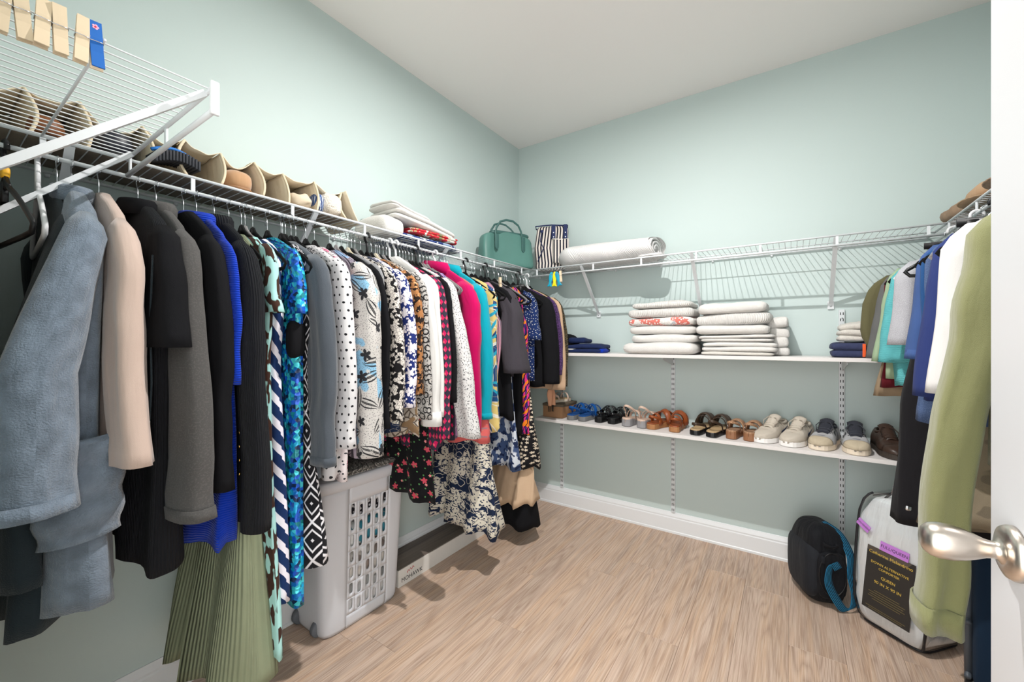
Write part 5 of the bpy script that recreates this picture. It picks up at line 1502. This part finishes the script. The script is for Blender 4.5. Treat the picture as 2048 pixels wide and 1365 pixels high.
def bp(x, y, z):
    qz = max(-.999, min(.999, (z - .285) / .285))
    ph = math.asin(math.copysign(abs(qz) ** (1 / .34), qz))
    k = (1 - .15 * (z / .57) ** 2) * math.cos(ph) ** .34
    return (x * .285 / 2 * k, y * .27 / 2 * k, z)
for sx in (-1, 1):
    for sy in (-1, 1):
        MB().tube([bp(sx * .905, sy * .905, z) for z in (.008, .03, .1, .2, .3, .4, .48, .53, .553, .562)], .0048, 6).build('piping', PIP, cb)
MB().tube([bp(math.copysign(abs(math.cos(t)) ** .3, math.cos(t)) * 1.01, math.copysign(abs(math.sin(t)) ** .3, math.sin(t)) * 1.01, .012) for t in [2 * PI * (i + .5) / 40 for i in range(40)]], .0055, 6, loop=True).build('piping', PIP, cb)
MB().tube([bp(-.4, -.7, .55), bp(-.5, -.75, .585), bp(-.55, -.7, .6)], .005, 6).build('zip_tail', PIP, cb)
MB().tube([bp(-.5, -.75, .585), bp(-.72, -.78, .57), bp(-.8, -.8, .55)], .003, 6).build('zip_tail', PIP, cb)
# labels on the face turned to the room
LBK = plain('black_label_card', (44, 43, 42), .22)
LPUR = plain('violet_sticker', (182, 120, 200), .6)
LGR = plain('grey_label_card', (128, 136, 134), .3)
fy = -.1362
def label(par, mat, x, z, w, h, nm, ry=0, y=fy, tilt=0, rz=0, lab=None):
    return MB().box((0, 0, 0), (w, .0016, h)).build(nm, mat, par, (x, y, z), (tilt, ry, rz), smooth=False, label=lab)
lb = label(cb, LBK, .012, .22, .17, .26, 'paper_label', R(2), tilt=R(-5), lab='black card label with gold print')
for s_, sz, z_, m_ in (('Catherine Malandrino', .0175, .108, GOLDI), ('DOWN ALTERNATIVE', .0135, .068, GOLDI), ('COMFORTER', .0125, .05, GOLDI), ('QUEEN', .0155, .018, GOLDI), ('90 IN X 90 IN', .0165, -.008, GOLDI)):
    place('lettering', text_mesh(s_, sz), m_, lb, (0, -.0010, z_), (PI / 2, 0, 0))
DIMG = plain('dim_gold_print', (120, 106, 60), .5)
for k, w_ in enumerate((.09, .13, .12, .13, .10)):
    MB().box((0, -.001, -.045 - k * .009), (w_, .0004, .0016)).build('print_line', DIMG, lb, smooth=False)
for k, w_ in enumerate((.14, .12)):
    MB().box((0, -.001, -.115 - k * .007), (w_, .0004, .0014)).build('print_line', DIMG, lb, smooth=False)
s1 = label(cb, LPUR, .03, .368, .10, .036, 'size_sticker', R(3), fy - .004 + .012, R(-8), lab='violet size sticker')
place('lettering', text_mesh('FULL/QUEEN', .0165), INK, s1, (0, -.0010, 0), (PI / 2, 0, 0))
s2 = label(cb, LPUR, -.085, .425, .06, .028, 'size_sticker', R(22), fy + .010, R(-12), R(-14), lab='violet size sticker')
place('lettering', text_mesh('FULL/QUEEN', .0105), INK, s2, (0, -.0010, 0), (PI / 2, 0, 0))
label(cb, LGR, -.1425, .30, .13, .26, 'side_card', 0, .0, 0, R(-90), lab='grey printed card inside the bag side')

# ------------------------------------------------------------------ suitcase behind the door
NAVYB = F('navy_polyester', (18, 40, 62), fuzz=.5, fscale=1400, rough=.75)
GTR = plain('graphite_trim', (72, 78, 86), .4)
su = thing('suitcase', 'dark navy suitcase with grey frame tubes beside the door', 'suitcase', (2.455, -.60, 0), R(-18))
MB().pillow((0, 0, .31), (.24, .42, .58), .2, .16, 48, 18).build('shell', NAVYB, su)
for sy in (-1, 1):
    MB().tube([(-.125, sy * .17, .04), (-.128, sy * .17, .3), (-.125, sy * .17, .6)], .011, 8).build('frame_tube', GTR, su)
for z_ in (.10, .28):
    MB().tube([(-.126, -.2, z_), (-.13, 0, z_ - .02), (-.126, .2, z_)], .0085, 8).build('cross_tube', GTR, su)
for sy in (-1, 1):
    MB().pillow((-.10, sy * .17, .05), (.07, .07, .085), .5, .5, 20, 10).build('wheel_housing', BLACKP, su)
    MB().lathe([(0, -.01), (.024, -.01), (.027, 0), (.024, .01), (0, .01)], n=18).build('wheel', plain('dark_wheel', (40, 42, 46), .5), su, (-.11, sy * .17, .028), (PI / 2, 0, 0))
MB().tube([(-.06, -.05, .595), (-.06, -.04, .625), (-.06, .04, .625), (-.06, .05, .595)], .01, 8).build('carry_handle', BLACKP, su)
